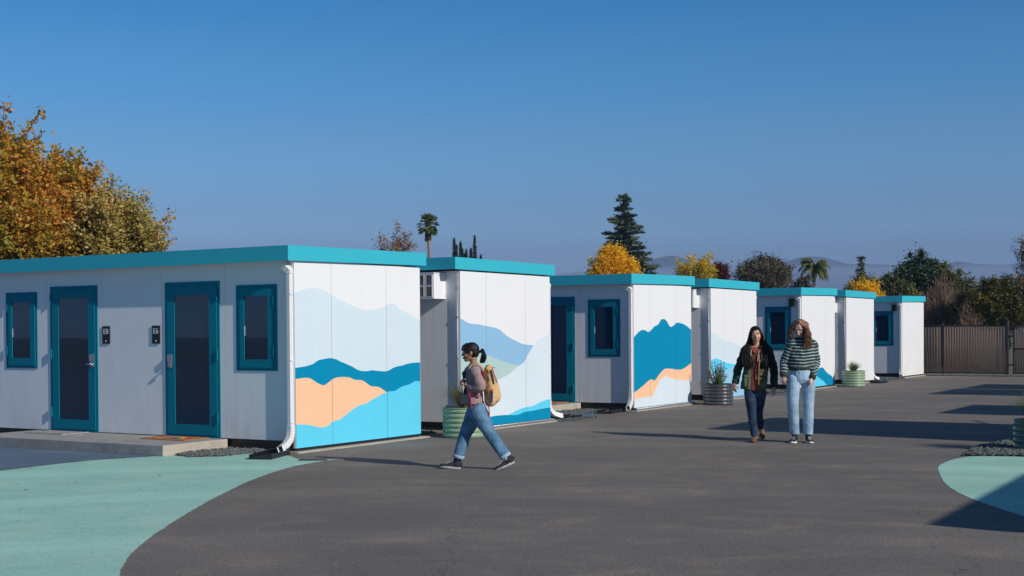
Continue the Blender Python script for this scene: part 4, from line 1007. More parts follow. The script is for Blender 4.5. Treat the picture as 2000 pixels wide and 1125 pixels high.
feather_palm(1588, 85, 503, 1591, 524, 29, 'feathery palm with drooping fronds on the skyline beside the oak', 62)

# ------------------------------------------------------------------ air
def haze(name, x0, x1, y0, y1, z0, z1, dens, col, aniso=.0):
    m = bpy.data.materials.new(name+'_air'); m.use_nodes = True; n, l = nodes_of(m); n.remove(n['Principled BSDF'])
    v = n.new('ShaderNodeVolumePrincipled'); v.inputs['Density'].default_value = dens; v.inputs['Color'].default_value = (*col, 1); v.inputs['Anisotropy'].default_value = aniso
    l.new(v.outputs[0], n['Material Output'].inputs['Volume'])
    return tag(MB().box((x0, y0, z0), (x1, y1, z1)).build(name, m), kind='stuff')
haze('fog_bank', -4300, 4300, 2330, 2560, -.9, 121, .0042, (.60, .72, 1.0))
haze('haze', -4600, 4600, -310, 5300, -1, 190, .00028, (.44, .64, 1.0))

# ------------------------------------------------------------------ people
def ell(b, c, r, M3=None, n=14, m=10):
    vs = []; c = Vector(c)
    for i in range(1, m):
        a = PI*i/m
        for j in range(n):
            t = 2*PI*j/n; p = Vector((r[0]*math.sin(a)*math.cos(t), r[1]*math.sin(a)*math.sin(t), -r[2]*math.cos(a)))
            vs.append(c+(M3 @ p if M3 else p))
    q0 = Vector((0, 0, -r[2])); q1 = Vector((0, 0, r[2]))
    vs += [c+(M3 @ q0 if M3 else q0), c+(M3 @ q1 if M3 else q1)]
    R_ = m-1; fs = [(i*n+j, i*n+(j+1) % n, (i+1)*n+(j+1) % n, (i+1)*n+j) for i in range(R_-1) for j in range(n)]
    fs += [((j+1) % n, j, R_*n) for j in range(n)] + [((R_-1)*n+j, (R_-1)*n+(j+1) % n, R_*n+1) for j in range(n)]
    return b.add(vs, fs)
def rtube(b, pts, rad, n=14, up=(1, 0, 0), sub=4, cap=True):
    """smooth tube with rounded ends"""
    P = [Vector((*p, 0)) if len(p) == 2 else Vector(p) for p in pts]
    rad = [r if isinstance(r, tuple) else (r, r) for r in rad]
    Q = smooth_pts(P, sub); Rr = smooth_pts([Vector((r[0], r[1], 0)) for r in rad], sub)
    d0 = (Q[1]-Q[0]).normalized(); d1 = (Q[-1]-Q[-2]).normalized(); r0 = min(Rr[0].x, Rr[0].y); r1 = min(Rr[-1].x, Rr[-1].y)
    if cap:
        Q = [Q[0]-d0*r0*.6, Q[0]-d0*r0*.35]+Q+[Q[-1]+d1*r1*.35, Q[-1]+d1*r1*.6]
        Rr = [Rr[0]*.45, Rr[0]*.82]+Rr+[Rr[-1]*.82, Rr[-1]*.45]
    return b.tube(Q, [(max(.002, r.x), max(.002, r.y)) for r in Rr], n, up=up)
def organic(name, b, voxel, m, parent, smooth=6, disp=None, cut=None, thick=0, attr=None):
    """fuse closed shapes into ONE continuous skin"""
    o = b.build('tmp', m)
    rm = o.modifiers.new('r', 'REMESH'); rm.mode = 'VOXEL'; rm.voxel_size = voxel; rm.use_smooth_shade = True
    if smooth: sm = o.modifiers.new('s', 'SMOOTH'); sm.iterations = smooth; sm.factor = .5
    bpy.context.view_layer.update(); dg = bpy.context.evaluated_depsgraph_get()
    me = bpy.data.meshes.new_from_object(o.evaluated_get(dg)); bpy.data.objects.remove(o)
    n = len(me.vertices); co = np.empty(n*3, np.float32); me.vertices.foreach_get('co', co); co = co.reshape(-1, 3)
    if disp:
        no = np.empty(n*3, np.float32); me.vertices.foreach_get('normal', no); no = no.reshape(-1, 3)
        dv = np.array([disp(Vector(c)) for c in co.astype(float)], np.float32)
        me.vertices.foreach_set('co', (co+no*dv[:, None]).ravel()); 
    if attr:
        at = me.attributes.new('band', 'FLOAT', 'POINT'); at.data.foreach_set('value', np.array([attr(Vector(c)) for c in co.astype(float)], np.float32))
    if cut:
        bm = bmesh.new(); bm.from_mesh(me); bm.verts.ensure_lookup_table()
        kill = [v for v in bm.verts if cut(v.co)]; bmesh.ops.delete(bm, geom=kill, context='VERTS'); bm.to_mesh(me); bm.free()
    me.polygons.foreach_set('use_smooth', [True]*len(me.polygons)); me.update(); me.name = name
    if not me.materials: me.materials.append(m)
    ob = bpy.data.objects.new(name, me); COL.objects.link(ob); ob.parent = parent
    if thick:
        so_ = ob.modifiers.new('th', 'SOLIDIFY'); so_.thickness = thick; so_.offset = -1
    return ob
def wr(amp, f=14, st=(1, 1, .6), seed=0):
    return lambda c: amp*(noise.noise(Vector((c.x*f*st[0], c.y*f*st[1], c.z*f*st[2]+seed)))+.5*noise.noise(Vector((c.x*f*2.3, c.y*f*2.3, c.z*f*2.3+seed)))-.1)
def hand(b, w, d, n, side, s=1., curl=.5):
    """w wrist, d direction of the fingers, n palm normal (fingers curl to it), side towards the thumb"""
    d = Vector(d).normalized(); n = Vector(n); n = (n-d*n.dot(d)).normalized(); t = Vector(side); t = (t-d*t.dot(d)-n*t.dot(n)).normalized(); w = Vector(w)
    rtube(b, [w-d*.01*s, w+d*.035*s, w+d*.08*s], [(.022*s, .016*s), (.034*s, .014*s), (.036*s, .012*s)], 10, up=tuple(t))
    for k, (o, ln) in enumerate(zip((.028, .010, -.009, -.027), (.066, .074, .069, .054))):
        p = w+d*.078*s+t*o*s; a = curl*(.35+.06*k); pts = [p-d*.02*s, p]; q = p; v = d
        for j, f in enumerate((.45, .32, .25)):
            an = a*(1+j*1.0); v = d*math.cos(an)+n*math.sin(an); q = q+v*ln*f*s; pts.append(q)
        rtube(b, pts, [.0088*s, .0088*s, .008*s, .0075*s, .0062*s], 8, up=tuple(t), sub=2)
    p = w+d*.02*s+t*.026*s; v1 = (d*.7+t*.65+n*.2).normalized(); v2 = (d*.95+t*.1+n*.4).normalized()
    rtube(b, [p-v1*.01*s, p+v1*.032*s, p+v1*.032*s+v2*.027*s, p+v1*.03*s+v2*.05*s], [.012*s, .0105*s, .009*s, .007*s], 8, up=tuple(n), sub=2)
def head(b, c, M3, s=1.):
    c = Vector(c); T = lambda x, y, z: c+M3 @ (Vector((x, y, z))*s)
    E_ = lambda p, r, q=None: ell(b, T(*p), tuple(v*s for v in r), M3 if q is None else M3 @ q)
    E_((0, .012, .028), (.075, .094, .085)); E_((0, -.022, -.02), (.066, .066, .078)); E_((0, -.045, -.075), (.042, .038, .036)); E_((0, -.066, -.093), (.019, .016, .016))
    for sx in (1, -1):
        E_((sx*.036, -.058, -.03), (.024, .022, .024)); E_((sx*.0745, .012, -.006), (.010, .020, .030)); E_((sx*.03, -.076, .022), (.026, .012, .010))
    E_((0, -.092, -.012), (.0095, .013, .024)); E_((0, -.100, -.028), (.015, .013, .010)); E_((0, -.086, -.062), (.023, .012, .012))
    for sx in (1, -1): E_((sx*.009, -.094, -.031), (.008, .010, .006))
SKIN_E = mat('skin_tan', (.62, .36, .24), rough=.5, var=.06, sss=.1); SKIN_W = mat('skin_pale', (.66, .42, .33), rough=.5, var=.06, sss=.1); SKIN_B = mat('skin_brown', (.36, .18, .11), rough=.5, var=.06, sss=.1)
EYEW = mat('eye_white', (.42, .38, .36), rough=.6, var=.02); IRIS = mat('dark_iris', (.02, .012, .01), rough=.5, var=.1); LIP = mat('lips', (.30, .115, .095), rough=.45, var=.05); TEETH = mat('teeth', (.75, .72, .66), rough=.3, var=.02)
def face(c, M3, par, s=1., smile=0., brow=None, closed=False):
    c = Vector(c); T = lambda x, y, z: c+M3 @ (Vector((x, y, z))*s)
    for sx in (1, -1):
        b = MB(); ell(b, T(sx*.031, -.079, .006), (.0125*s, .007*s, .0055*s if not closed else .003*s), M3, 10, 8); e = b.build('eye', EYEW if not closed else IRIS, par, smooth=True)
        b = MB(); ell(b, T(sx*.031, -.0845, .006), (.0058*s, .0028*s, .0052*s), M3, 10, 8); b.build('iris', IRIS, e, smooth=True)
        b = MB(); b.tube([T(sx*.014, -.092, .027), T(sx*.03, -.0905, .033), T(sx*.048, -.078, .028)], [(.003*s, .003*s)]*3, 6); b.build('eyebrow', brow or IRIS, par, smooth=True)
    w_ = .026+.008*smile
    b = MB(); up_ = [T(-w_, -.083+.004*smile, -.060+.010*smile), T(-w_*.5, -.096, -.0595), T(0, -.0985, -.0585), T(w_*.5, -.096, -.0595), T(w_, -.083+.004*smile, -.060+.010*smile)]
    lo_ = [T(-w_, -.083+.004*smile, -.061+.010*smile), T(-w_*.5, -.094, -.068-.004*smile), T(0, -.0965, -.070-.005*smile), T(w_*.5, -.094, -.068-.004*smile), T(w_, -.083+.004*smile, -.061+.010*smile)]
    b.tube(up_, [.0022*s, .0038*s, .0042*s, .0038*s, .0022*s], 6); b.tube(lo_, [.0022*s, .0044*s, .0050*s, .0044*s, .0022*s], 6); mo = b.build('mouth', LIP, par, smooth=True)
    if smile > .4:
        b = MB(); ell(b, T(0, -.0935, -.064), (.019*s, .005*s, .0045*s), M3, 10, 8); b.build('teeth', TEETH, mo, smooth=True)
def shoe(par, heel, d, ln, up=(0, 0, 1), mu=None, ms=None, wd=.046, low=.075, lace=True, boot=False):
    """heel: point under the heel on the sole, d: towards the toe"""
    d = Vector(d).normalized(); up = Vector(up); up = (up-d*up.dot(d)).normalized(); heel = Vector(heel); side_ = d.cross(up)
    b = MB(); st = [(-.0, .6, .8), (.04, .85, .95), (.25, .8, .86), (.45, .82, .68), (.65, 1.0, .5), (.85, .95, .38), (.97, .6, .28)]
    rtube(b, [heel+d*ln*t+up*(.018+low*h*.42) for t, w_, h in st], [(wd*w_, low*h*.48) for t, w_, h in st], 14, up=tuple(side_), sub=3)
    if boot or low > .08: rtube(b, [heel+d*ln*.18+up*.04, heel+d*ln*.16+up*(low+.05)], [(.042, .05), (.036, .043)], 12, up=tuple(side_))
    sh = organic('shoe', b, .005, mu, par, 4)
    n = 22; b = MB(); R_ = []
    for z in (0, .022):
        for j in range(n):
            a = 2*PI*j/n; t = .5+.5*math.cos(a)*1.04; w_ = wd*(1.04 if t > .5 else .86)*math.sin(a)*(1-.1*abs(math.cos(a))); R_.append(heel+d*ln*t+side_*w_+up*(z+(.012*(t-.75)*3 if t > .75 else 0)))
    b.add(R_, [tuple(range(n))[::-1], tuple(range(n, 2*n))]+[(j, (j+1) % n, n+(j+1) % n, n+j) for j in range(n)]); b.build('sole', ms, sh)
    if lace:
        b = MB()
        for k in range(4):
            t = .42+k*.09; z = .018+low*(.78-.11*k*1.25); c = heel+d*ln*t+up*z
            b.tube([c-side_*.022+d*.006, c+up*.006, c+side_*.022-d*.006], .0035, 5)
        b.build('laces', mat('white_laces', (.7, .7, .7), rough=.8, var=.05), sh)
    return sh
def cloth(name, col, var=.14, f=9, col2=None, rough=.9, bs=240):
    return mat(name, col, rough=rough, var=var, vscale=f, col2=col2, bump=.25, bscale=bs, spec=.2, fine=.08)
def hair_mat(name, a, rough=.42):
    return mat(name, a, rough=rough, var=.5, vscale=30, stretch=(1, 1, .15), spec=.25)
BLACKH = hair_mat('black_hair', (.011, .010, .010), rough=.55); BROWNH = mat('auburn_hair', (.07, .032, .018), rough=.6, var=.4, vscale=22, col2=(.27, .135, .075), spec=.3)
def rotm(yaw, pitch=0, roll=0):
    return Matrix.Rotation(yaw, 3, 'Z') @ Matrix.Rotation(pitch, 3, 'X') @ Matrix.Rotation(roll, 3, 'Y')
class Fig:
    def __init__(s, x, y, Y, label): 
        s.Y = Y; s.o = Vector(((x-1000)/2565*Y, Y, 0)); s.root = empty('person', s.o, 0, label, 'person')
    def p(s, x, y, dy=0): return px(x, y, s.Y+dy)-s.o
    def crop(s, ox, oy, sc): 
        def f(cx, cy, dy=0): return s.p(ox+cx/sc, oy+cy/sc, dy)
        return f

# ---- the walker with the backpack, seen from the side, walking left
A = Fig(930, 917, 15.13, 'young person with black ponytail walking left in mauve sweater and rolled blue jeans')
q = A.crop(840, 640, 3.75); r_ = A.root
hc = q(293, 182, 0); hM = rotm(R(-90), R(4))
SHN = q(322, 306, -.15); SHF = q(326, 306, .15); ELN = q(372, 442, -.215); ELF = q(352, 452, .20); WRN = q(270, 432, -.12); WRF = q(262, 424, .06)
b = MB(); head(b, hc, hM, .93)
rtube(b, [hc+Vector((.035, 0, -.06)), q(318, 268), q(328, 300)], [.044, .043, .055], up=(1, 0, 0))
rtube(b, [q(328, 300), q(322, 400), q(325, 500), q(345, 590)], [(.08, .12), (.085, .13), (.085, .12), (.095, .145)])
for S_, E1, W1 in ((SHN, ELN, WRN), (SHF, ELF, WRF)): rtube(b, [S_, S_.lerp(E1, .5), E1, E1.lerp(W1, .6), W1], [.045, .038, .034, .028, .021])
hN = q(342, 600, -.085); hF = q(338, 600, .085)
# far leg is the forward one, near leg trails
KF, AF = q(255, 778, .085), q(196, 965, .08); KN, AN = q(432, 770, -.085), q(556, 955, -.08)
for H1, K1, A1 in ((hF, KF, AF), (hN, KN, AN)): rtube(b, [H1, H1.lerp(K1, .5), K1, K1.lerp(A1, .35), A1], [.08, .068, .052, .05, .034])
hand(b, WRN, (-.62, .10, .60), (-.55, .7, -.2), (-.35, -.25, .8), .92, 2.6); hand(b, WRF, (-.5, -.2, .7), (-.4, -.8, -.2), (-.2, .2, .8), .92, 2.4)
organic('body', b, .005, SKIN_B, r_, 5)
face(hc, hM, r_, .93)
# hair: cap, fringe and pony tail
def strands(name, paths, rad, m, par, n=5):
    b = MB()
    for P in paths: b.tube(smooth_pts(P, 4), [rad*(1 if i < len(P)*3 else .5) for i in range((len(P)-1)*4+1)], n)
    return b.build(name, m, par, smooth=True)
rg = random.Random(4); T = lambda x, y, z: hc+hM @ (Vector((x, y, z))*.93)
b = MB(); ell(b, T(0, .022, .040), (.083*.93, .098*.93, .088*.93), hM); ell(b, T(0, .045, .0), (.076*.93, .07*.93, .078*.93), hM); ell(b, T(0, -.052, .064), (.062*.93, .040*.93, .036*.93), hM)
rtube(b, [T(.055, -.076, .045), T(0, -.090, .05), T(-.055, -.076, .045)], [(.011, .02), (.011, .024), (.011, .02)], 10, up=tuple(hM @ Vector((0, 1, 0))))
for sx in (1, -1): ell(b, T(sx*.068, -.012, .03), (.016, .045, .04), hM)
hair_cap = organic('hair', b, .006, BLACKH, r_, 4, disp=lambda c: .003*noise.noise(Vector((c.x*10, c.y*90, c.z*20))))
tail0 = T(0, .112, .0); paths = []
for k in range(70):
    a = rg.uniform(0, 2*PI); q_ = rg.random()**.5; o_ = Vector((0, math.cos(a)*.026*q_, 0)); u_ = math.sin(a)*.02*q_
    paths.append([tail0+o_*.5, tail0+Vector((.022+u_, o_.y, .016+u_)), tail0+Vector((.048+u_, o_.y*1.4, -.01)), tail0+Vector((.052+u_*1.5, o_.y*1.6, -.06)), tail0+Vector((.034+u_*1.4, o_.y, -.105-rg.random()*.03))])
strands('ponytail', paths, .0055, BLACKH, r_)
b = MB(); rtube(b, [tail0-Vector((.008, 0, 0)), tail0+Vector((.012, 0, .004))], [.018, .018], 10); b.build('hair_tie', BLACKP, r_, smooth=True)
paths = []
for k in range(34):
    y = -.06+.12*k/33; paths.append([T(y, -.03+rg.uniform(-.01, .01), .118), T(y*1.1, -.080, .092), T(y*1.12, -.100+abs(y)*.35, .055), T(y*1.1, -.098+abs(y)*.4, .028+rg.uniform(-.008, .006))])
strands('fringe', paths, .005, BLACKH, r_)
# sweater
MAUVE = cloth('mauve_knit', (.29, .20, .20), .12, 8, (.35, .24, .24))
b = MB(); rtube(b, [q(320, 268), q(326, 292)], [(.062, .06), (.075, .085)])
rtube(b, [q(326, 300), q(318, 345), q(308, 430), q(304, 500), q(310, 595)], [(.095, .145), (.125, .165), (.122, .16), (.126, .165), (.140, .178)])
for S_, E1, W1 in ((SHN, ELN, WRN), (SHF, ELF, WRF)): rtube(b, [S_+Vector((0, 0, -.0)), S_.lerp(E1, .5), E1, E1.lerp(W1, .55), W1], [.068, .062, .058, .05, .040])
for w_ in (WRN, WRF): pass
zh = q(300, 556).z; znk = q(320, 258).z
dN = (WRN-ELN).normalized(); dF = (WRF-ELF).normalized()
organic('sweater', b, .007, MAUVE, r_, 4, disp=wr(.010, 12, (1, 1, 1.6), 3), thick=.004,
        cut=lambda c: c.z < zh or (c.z > znk and abs(c.y) < .09) or ((c-WRN).dot(dN) > -.012 and (c-WRN).length < .09) or ((c-WRF).dot(dF) > -.012 and (c-WRF).length < .09))
JEAN = mat('mid_blue_denim', (.075, .17, .29), rough=.9, var=.25, vscale=7, col2=(.14, .27, .40), bump=.3, bscale=300, spec=.15, fine=.12)
JCUFF = mat('pale_denim_cuff', (.30, .42, .52), rough=.9, var=.1)
b = MB(); rtube(b, [q(322, 575), q(338, 600), q(345, 628)], [(.100, .135), (.112, .150), (.113, .155)])
for H1, K1, A1, k_ in ((hF, KF, AF, 0), (hN, KN, AN, 1)): rtube(b, [H1, H1.lerp(K1, .45), K1, K1.lerp(A1, .5), A1], [(.112, .098), (.098, .088), (.075, .072), (.07, .066), (.062, .06)])
dA, dB = (AF-KF).normalized(), (AN-KN).normalized()
organic('jeans', b, .007, JEAN, r_, 4, disp=wr(.004, 13, (1.3, 1, 1.3), 8), thick=.004, cut=lambda c: ((c-AF).dot(dA) > -.018 and (c-AF).length < .13) or ((c-AN).dot(dB) > -.018 and (c-AN).length < .13))
for A1, d_ in ((AF, dA), (AN, dB)):
    b = MB(); c0 = A1-d_*.018; b.tube([c0-d_*.034, c0-d_*.034, c0+d_*.006, c0+d_*.006, c0-d_*.03], [(.058, .056), (.071, .068), (.069, .066), (.062, .059), (.054, .052)], 20, up=(1, 0, 0), cap=False); b.build('rolled_cuff', JCUFF, r_, smooth=True)
SOCK = mat('white_sock', (.62, .62, .62), rough=.9, var=.1); SHOEG = cloth('charcoal_canvas', (.035, .034, .042)); SOLEG = mat('grey_rubber', (.35, .34, .35), rough=.8, var=.1)
for A1, d_ in ((AF, dA), (AN, dB)):
    b = MB(); rtube(b, [A1-d_*.03, A1+d_*.06], [.038, .036], 12); b.build('sock', SOCK, r_, smooth=True)
shoe(r_, q(215, 1036, .08), Vector((-1, 0, .09)), .245, (0, 0, 1), SHOEG, SOLEG, .042, .085)
shoe(r_, q(612, 992, -.08), Vector((-.90, 0, -.40)), .245, (-.40, 0, .9), SHOEG, SOLEG, .042, .085)
# backpack
TAN = cloth('tan_canvas', (.60, .38, .18), .14, 6, (.68, .45, .24)); RED = cloth('red_webbing', (.55, .02, .08)); BLUEW = cloth('blue_webbing', (.02, .05, .35)); ORANGE = cloth('orange_clip', (.75, .25, .02)); BROWNC = cloth('brown_canvas', (.14, .07, .035))
bk = empty('backpack', A.o+q(440, 570), 0, 'tan roll top backpack with blue, red and orange straps on the walking person', 'backpack')
D_ = -q(440, 570)
def qb(x, y, dy=0): return q(x, y, dy)+D_
b = MB(); rtube(b, [qb(428, 300), qb(440, 360), qb(446, 430), qb(446, 500), qb(440, 550)], [(.052, .115), (.070, .13), (.082, .14), (.086, .145), (.070, .12)], 18)
rtube(b, [qb(472, 430), qb(482, 490), qb(476, 530)], [(.05, .09), (.058, .10), (.05, .09)], 14)
rtube(b, [qb(420, 300, -.10), qb(432, 292, 0), qb(420, 300, .10)], [.030, .036, .030], 10, up=(0, 0, 1))
body_ = organic('pack_body', b, .007, TAN, bk, 4, disp=wr(.010, 13, (1, 1, .8), 21))
def strap(pts, w_, th, m, name, par): 
    b = MB(); Q = smooth_pts([Vector(p) for p in pts], 5); b.tube(Q, [(w_, th)]*len(Q), 4, square=True, up=(0, 1, 0)); return b.build(name, m, par, smooth=False, bevel=.001)
strap([qb(395, 312, -.105), qb(372, 282, -.115), qb(335, 268, -.105), qb(300, 282, -.09), qb(282, 320, -.095), qb(270, 380, -.11), qb(262, 425, -.13)], .024, .006, TAN, 'shoulder_strap', bk)
strap([qb(395, 312, .105), qb(372, 280, .115), qb(335, 266, .105), qb(300, 284, .09), qb(276, 330, .1), qb(262, 390, .1)], .024, .006, TAN, 'shoulder_strap', bk)
strap([qb(456, 300, -.118), qb(462, 330, -.135), qb(478, 372, -.142), qb(486, 400, -.142)], .018, .005, BLUEW, 'blue_strap', bk)
strap([qb(457, 462, -.150), qb(455, 500, -.155), qb(452, 548, -.140)], .015, .005, BLUEW, 'blue_strap', bk)
strap([qb(458, 448, -.152), qb(457, 468, -.154)], .017, .008, ORANGE, 'orange_clip', bk)
strap([qb(428, 308, -.118), qb(430, 325, -.128)], .014, .010, ORANGE, 'orange_clip', bk)
strap([qb(384, 318, -.13), qb(392, 352, -.13)], .014, .006, RED, 'red_strap', bk)
strap([qb(288, 470, -.165), qb(294, 520, -.172), qb(302, 592, -.172)], .022, .005, RED, 'red_strap', bk)
strap([qb(345, 500, -.17), qb(372, 498, -.17)], .012, .005, RED, 'red_strap', bk)
strap([qb(424, 570, -.12), qb(430, 612, -.12), qb(430, 650, -.12)], .018, .006, RED, 'red_strap', bk)
b = MB(); rtube(b, [qb(400, 320, -.118), qb(398, 400, -.128), qb(412, 470, -.138)], [(.022, .02), (.028, .022), (.012, .015)], 10); b.build('side_panel', BROWNC, bk, smooth=True)
b = MB(); b.tube(smooth_pts([qb(404, 288, -.06), qb(414, 276, -.05), qb(428, 282, -.05)], 4), .005, 6); b.tube([qb(440, 290, -.07), qb(478, 294, -.09)], .003, 5); b.build('top_loop', BLACKP, bk, smooth=True)
b = MB(); rtube(b, [q(246, 330, -.09), q(250, 362, -.10)], [.024, .022], 12); b.build('phone_pouch', BLACKP, r_, smooth=True)

# ---- the woman in the green jacket, walking towards us
F2 = Fig(1475, 862, 18.9, 'smiling woman with long black hair, green jacket and dark jeans, walking')
q = F2.crop(1400, 600, 3.879); r_ = F2.root
hc = q(296, 208, -.03); hM = rotm(R(-6), R(2), R(-5))
SL, SR = q(222, 325, .0), q(388, 325, .0); EL_, ER = q(165, 452, .03), q(432, 470, .05); WL, WR = q(136, 585, -.05), q(434, 618, .02)
b = MB(); head(b, hc, hM, 1.0); rtube(b, [hc+Vector((0, .015, -.06)), q(300, 290, .01), q(302, 315, .02)], [.046, .047, .06])
rtube(b, [q(302, 318, .01), q(302, 400), q(295, 520), q(292, 620)], [(.13, .08), (.13, .09), (.115, .09), (.14, .10)])
hL, hR = q(254, 640, 0), q(328, 640, .02); KL, KR = q(262, 790, -.12), q(312, 800, .02); AL, AR = q(284, 985, -.22), q(334, 930, .30)
for S_, E1, W1 in ((SL, EL_, WL), (SR, ER, WR)): rtube(b, [S_, S_.lerp(E1, .5), E1, E1.lerp(W1, .6), W1], [.045, .038, .034, .028, .022])
for H1, K1, A1 in ((hL, KL, AL), (hR, KR, AR)): rtube(b, [H1, H1.lerp(K1, .5), K1, K1.lerp(A1, .35), A1], [.078, .066, .05, .048, .034])
hand(b, WL, (-.05, -.1, -1), (.5, .9, 0), (.3, -.9, 0), .84, 1.0); hand(b, WR, (0, -.1, -1), (-.5, .9, 0), (-.3, -.9, 0), .84, 1.2)
organic('body', b, .005, SKIN_E, r_, 5); face(hc, hM, r_, 1.0, smile=1)
BRICK = cloth('rust_hoodie', (.19, .055, .038), .12, 8, (.24, .075, .05)); GREENJ = cloth('green_jacket_cloth', (.085, .105, .055), .2, 7, (.135, .155, .09)); GREENS = cloth('dark_green_sleeve', (.014, .028, .022), .2, 8, (.03, .05, .04))
b = MB(); rtube(b, [q(302, 322, .0), q(302, 370), q(300, 450), q(288, 560), q(284, 640)], [(.155, .085), (.165, .115), (.15, .118), (.15, .112), (.155, .115)])
rtube(b, [q(302, 296, .02), q(302, 322, .01)], [(.065, .06), (.10, .08)])
zb_, zt_ = q(300, 632).z, q(300, 300).z
organic('hoodie', b, .007, BRICK, r_, 4, disp=wr(.006, 11, (1, 1, .5), 2), cut=lambda c: c.z < zb_ or c.z > zt_, thick=.004)
b = MB(); rtube(b, [q(256, 312, -.03), q(268, 326, -.075), q(300, 352, -.10), q(330, 326, -.075), q(344, 310, -.03)], [.026, .026, .020, .026, .026], 10, up=(0, 0, 1)); b.build('hood', BRICK, r_, smooth=True)
CORD = mat('pale_cord', (.5, .38, .28), rough=.9)
b = MB(); b.tube(smooth_pts([q(262, 322, -.12), q(256, 380, -.145), q(252, 458, -.15)], 4), .006, 6); b.build('drawstring', CORD, r_, smooth=True)
b = MB(); b.tube(smooth_pts([q(318, 330, -.12), q(312, 380, -.14), q(306, 410, -.14)], 4), .006, 6); b.build('drawstring', mat('grey_cord', (.35, .36, .38), rough=.9), r_, smooth=True)
# jacket: one shell open at the front
b = MB(); rtube(b, [q(302, 330, .01), q(302, 385, 0), q(296, 470), q(284, 560), q(280, 640)], [(.180, .10), (.192, .135), (.182, .140), (.190, .138), (.198, .142)])
rtube(b, [SL+Vector((.02, 0, 0)), q(302, 318, .02), SR-Vector((.02, 0, 0))], [.06, .075, .06], up=(0, 0, 1))
zj = q(280, 622).z
xo = interp([(q(0, 640).z, 0), (q(0, 300).z, 0)])
lo_x = lambda z: (q(250, 0).x if z > q(0, 470).z else q(250-(470-0)*0, 0).x)
def front_gap(c):
    t = (q(0, 330).z-c.z)/(q(0, 330).z-q(0, 640).z); xl = q(262-22*t, 0).x; xr = q(322-4*t, 0).x
    return c.y < -.0 and xl < c.x < xr
organic('jacket', b, .007, GREENJ, r_, 4, disp=wr(.011, 12, (1, 1, 1), 5), cut=lambda c: c.z < zj or front_gap(c) or (c.z > q(0, 300).z and abs(c.x-hc.x) < .05), thick=.008)
for S_, E1, W1, dd in ((SL, EL_, WL, 1), (SR, ER, WR, 2)):
    b = MB(); rtube(b, [S_, S_.lerp(E1, .5), E1, E1.lerp(W1, .55), W1], [.074, .068, .062, .056, .046]); dn = (W1-E1).normalized()
    organic('sleeve', b, .007, GREENS, r_, 4, disp=wr(.010, 12, (1, 1, 1.8), 9*dd), cut=lambda c, W1=W1, dn=dn: (c-W1).dot(dn) > -.012, thick=.005)
for (x0, x1, y0, y1, dy) in ((208, 250, 515, 600, -.145), (326, 372, 470, 520, -.145), (322, 372, 535, 602, -.148), (326, 368, 400, 440, -.142)):
    a, c_ = q(x0, y1, dy), q(x1, y0, dy); b = MB(); b.box((a.x, a.y, a.z), (c_.x, a.y+.03, c_.z)); pk = b.build('pocket', GREENJ, r_, bevel=.006)
    b = MB(); b.box((a.x-.004, a.y-.010, c_.z-.035), (c_.x+.004, a.y-.001, c_.z+.006)); b.build('pocket_flap', GREENJ, pk, bevel=.004)
b = MB(); b.tube(smooth_pts([q(322, 360, -.135), q(320, 440, -.155), q(318, 520, -.155), q(316, 588, -.152)], 4), .007, 6); b.build('zip_trim', mat('orange_trim', (.5, .2, .1), rough=.8), r_)
b = MB(); b.tube(smooth_pts([q(256, 330, -.12), q(250, 400, -.145), q(243, 500, -.15), q(240, 615, -.15)], 4), .008, 6); b.build('placket', cloth('light_green_trim', (.13, .15, .09)), r_)
DJ = mat('dark_indigo_denim', (.016, .030, .062), rough=.85, var=.3, vscale=9, col2=(.035, .06, .11), bump=.3, bscale=300, spec=.15, fine=.1)
b = MB(); rtube(b, [q(290, 600, .01), q(290, 650, .01)], [(.145, .11), (.15, .115)])
for H1, K1, A1 in ((hL, KL, AL), (hR, KR, AR)): rtube(b, [H1, H1.lerp(K1, .45), K1, K1.lerp(A1, .5), A1], [(.095, .10), (.086, .088), (.066, .07), (.060, .062), (.052, .054)])
organic('jeans', b, .007, DJ, r_, 4, disp=wr(.005, 15, (1, 1, 1.8), 14), cut=lambda c: c.z < q(0, 978, -.2).z and c.y < 0 or (c.z < q(0, 925, .3).z and c.y > .15), thick=.004)
BOOT = mat('brown_suede', (.17, .085, .045), rough=.85, var=.25, vscale=20); BSOLE = mat('brown_rubber', (.10, .06, .04), rough=.8)
shoe(r_, Vector((AL.x+.012, AL.y+.06, .0)), Vector((-.28, -1, 0)), .255, (0, 0, 1), BOOT, BSOLE, .047, .095, lace=False, boot=True)
shoe(r_, Vector((AR.x+.012, AR.y+.06, .085)), Vector((-.1, -.95, -.34)), .25, (0, -.34, .95), BOOT, BSOLE, .046, .095, lace=False, boot=True)
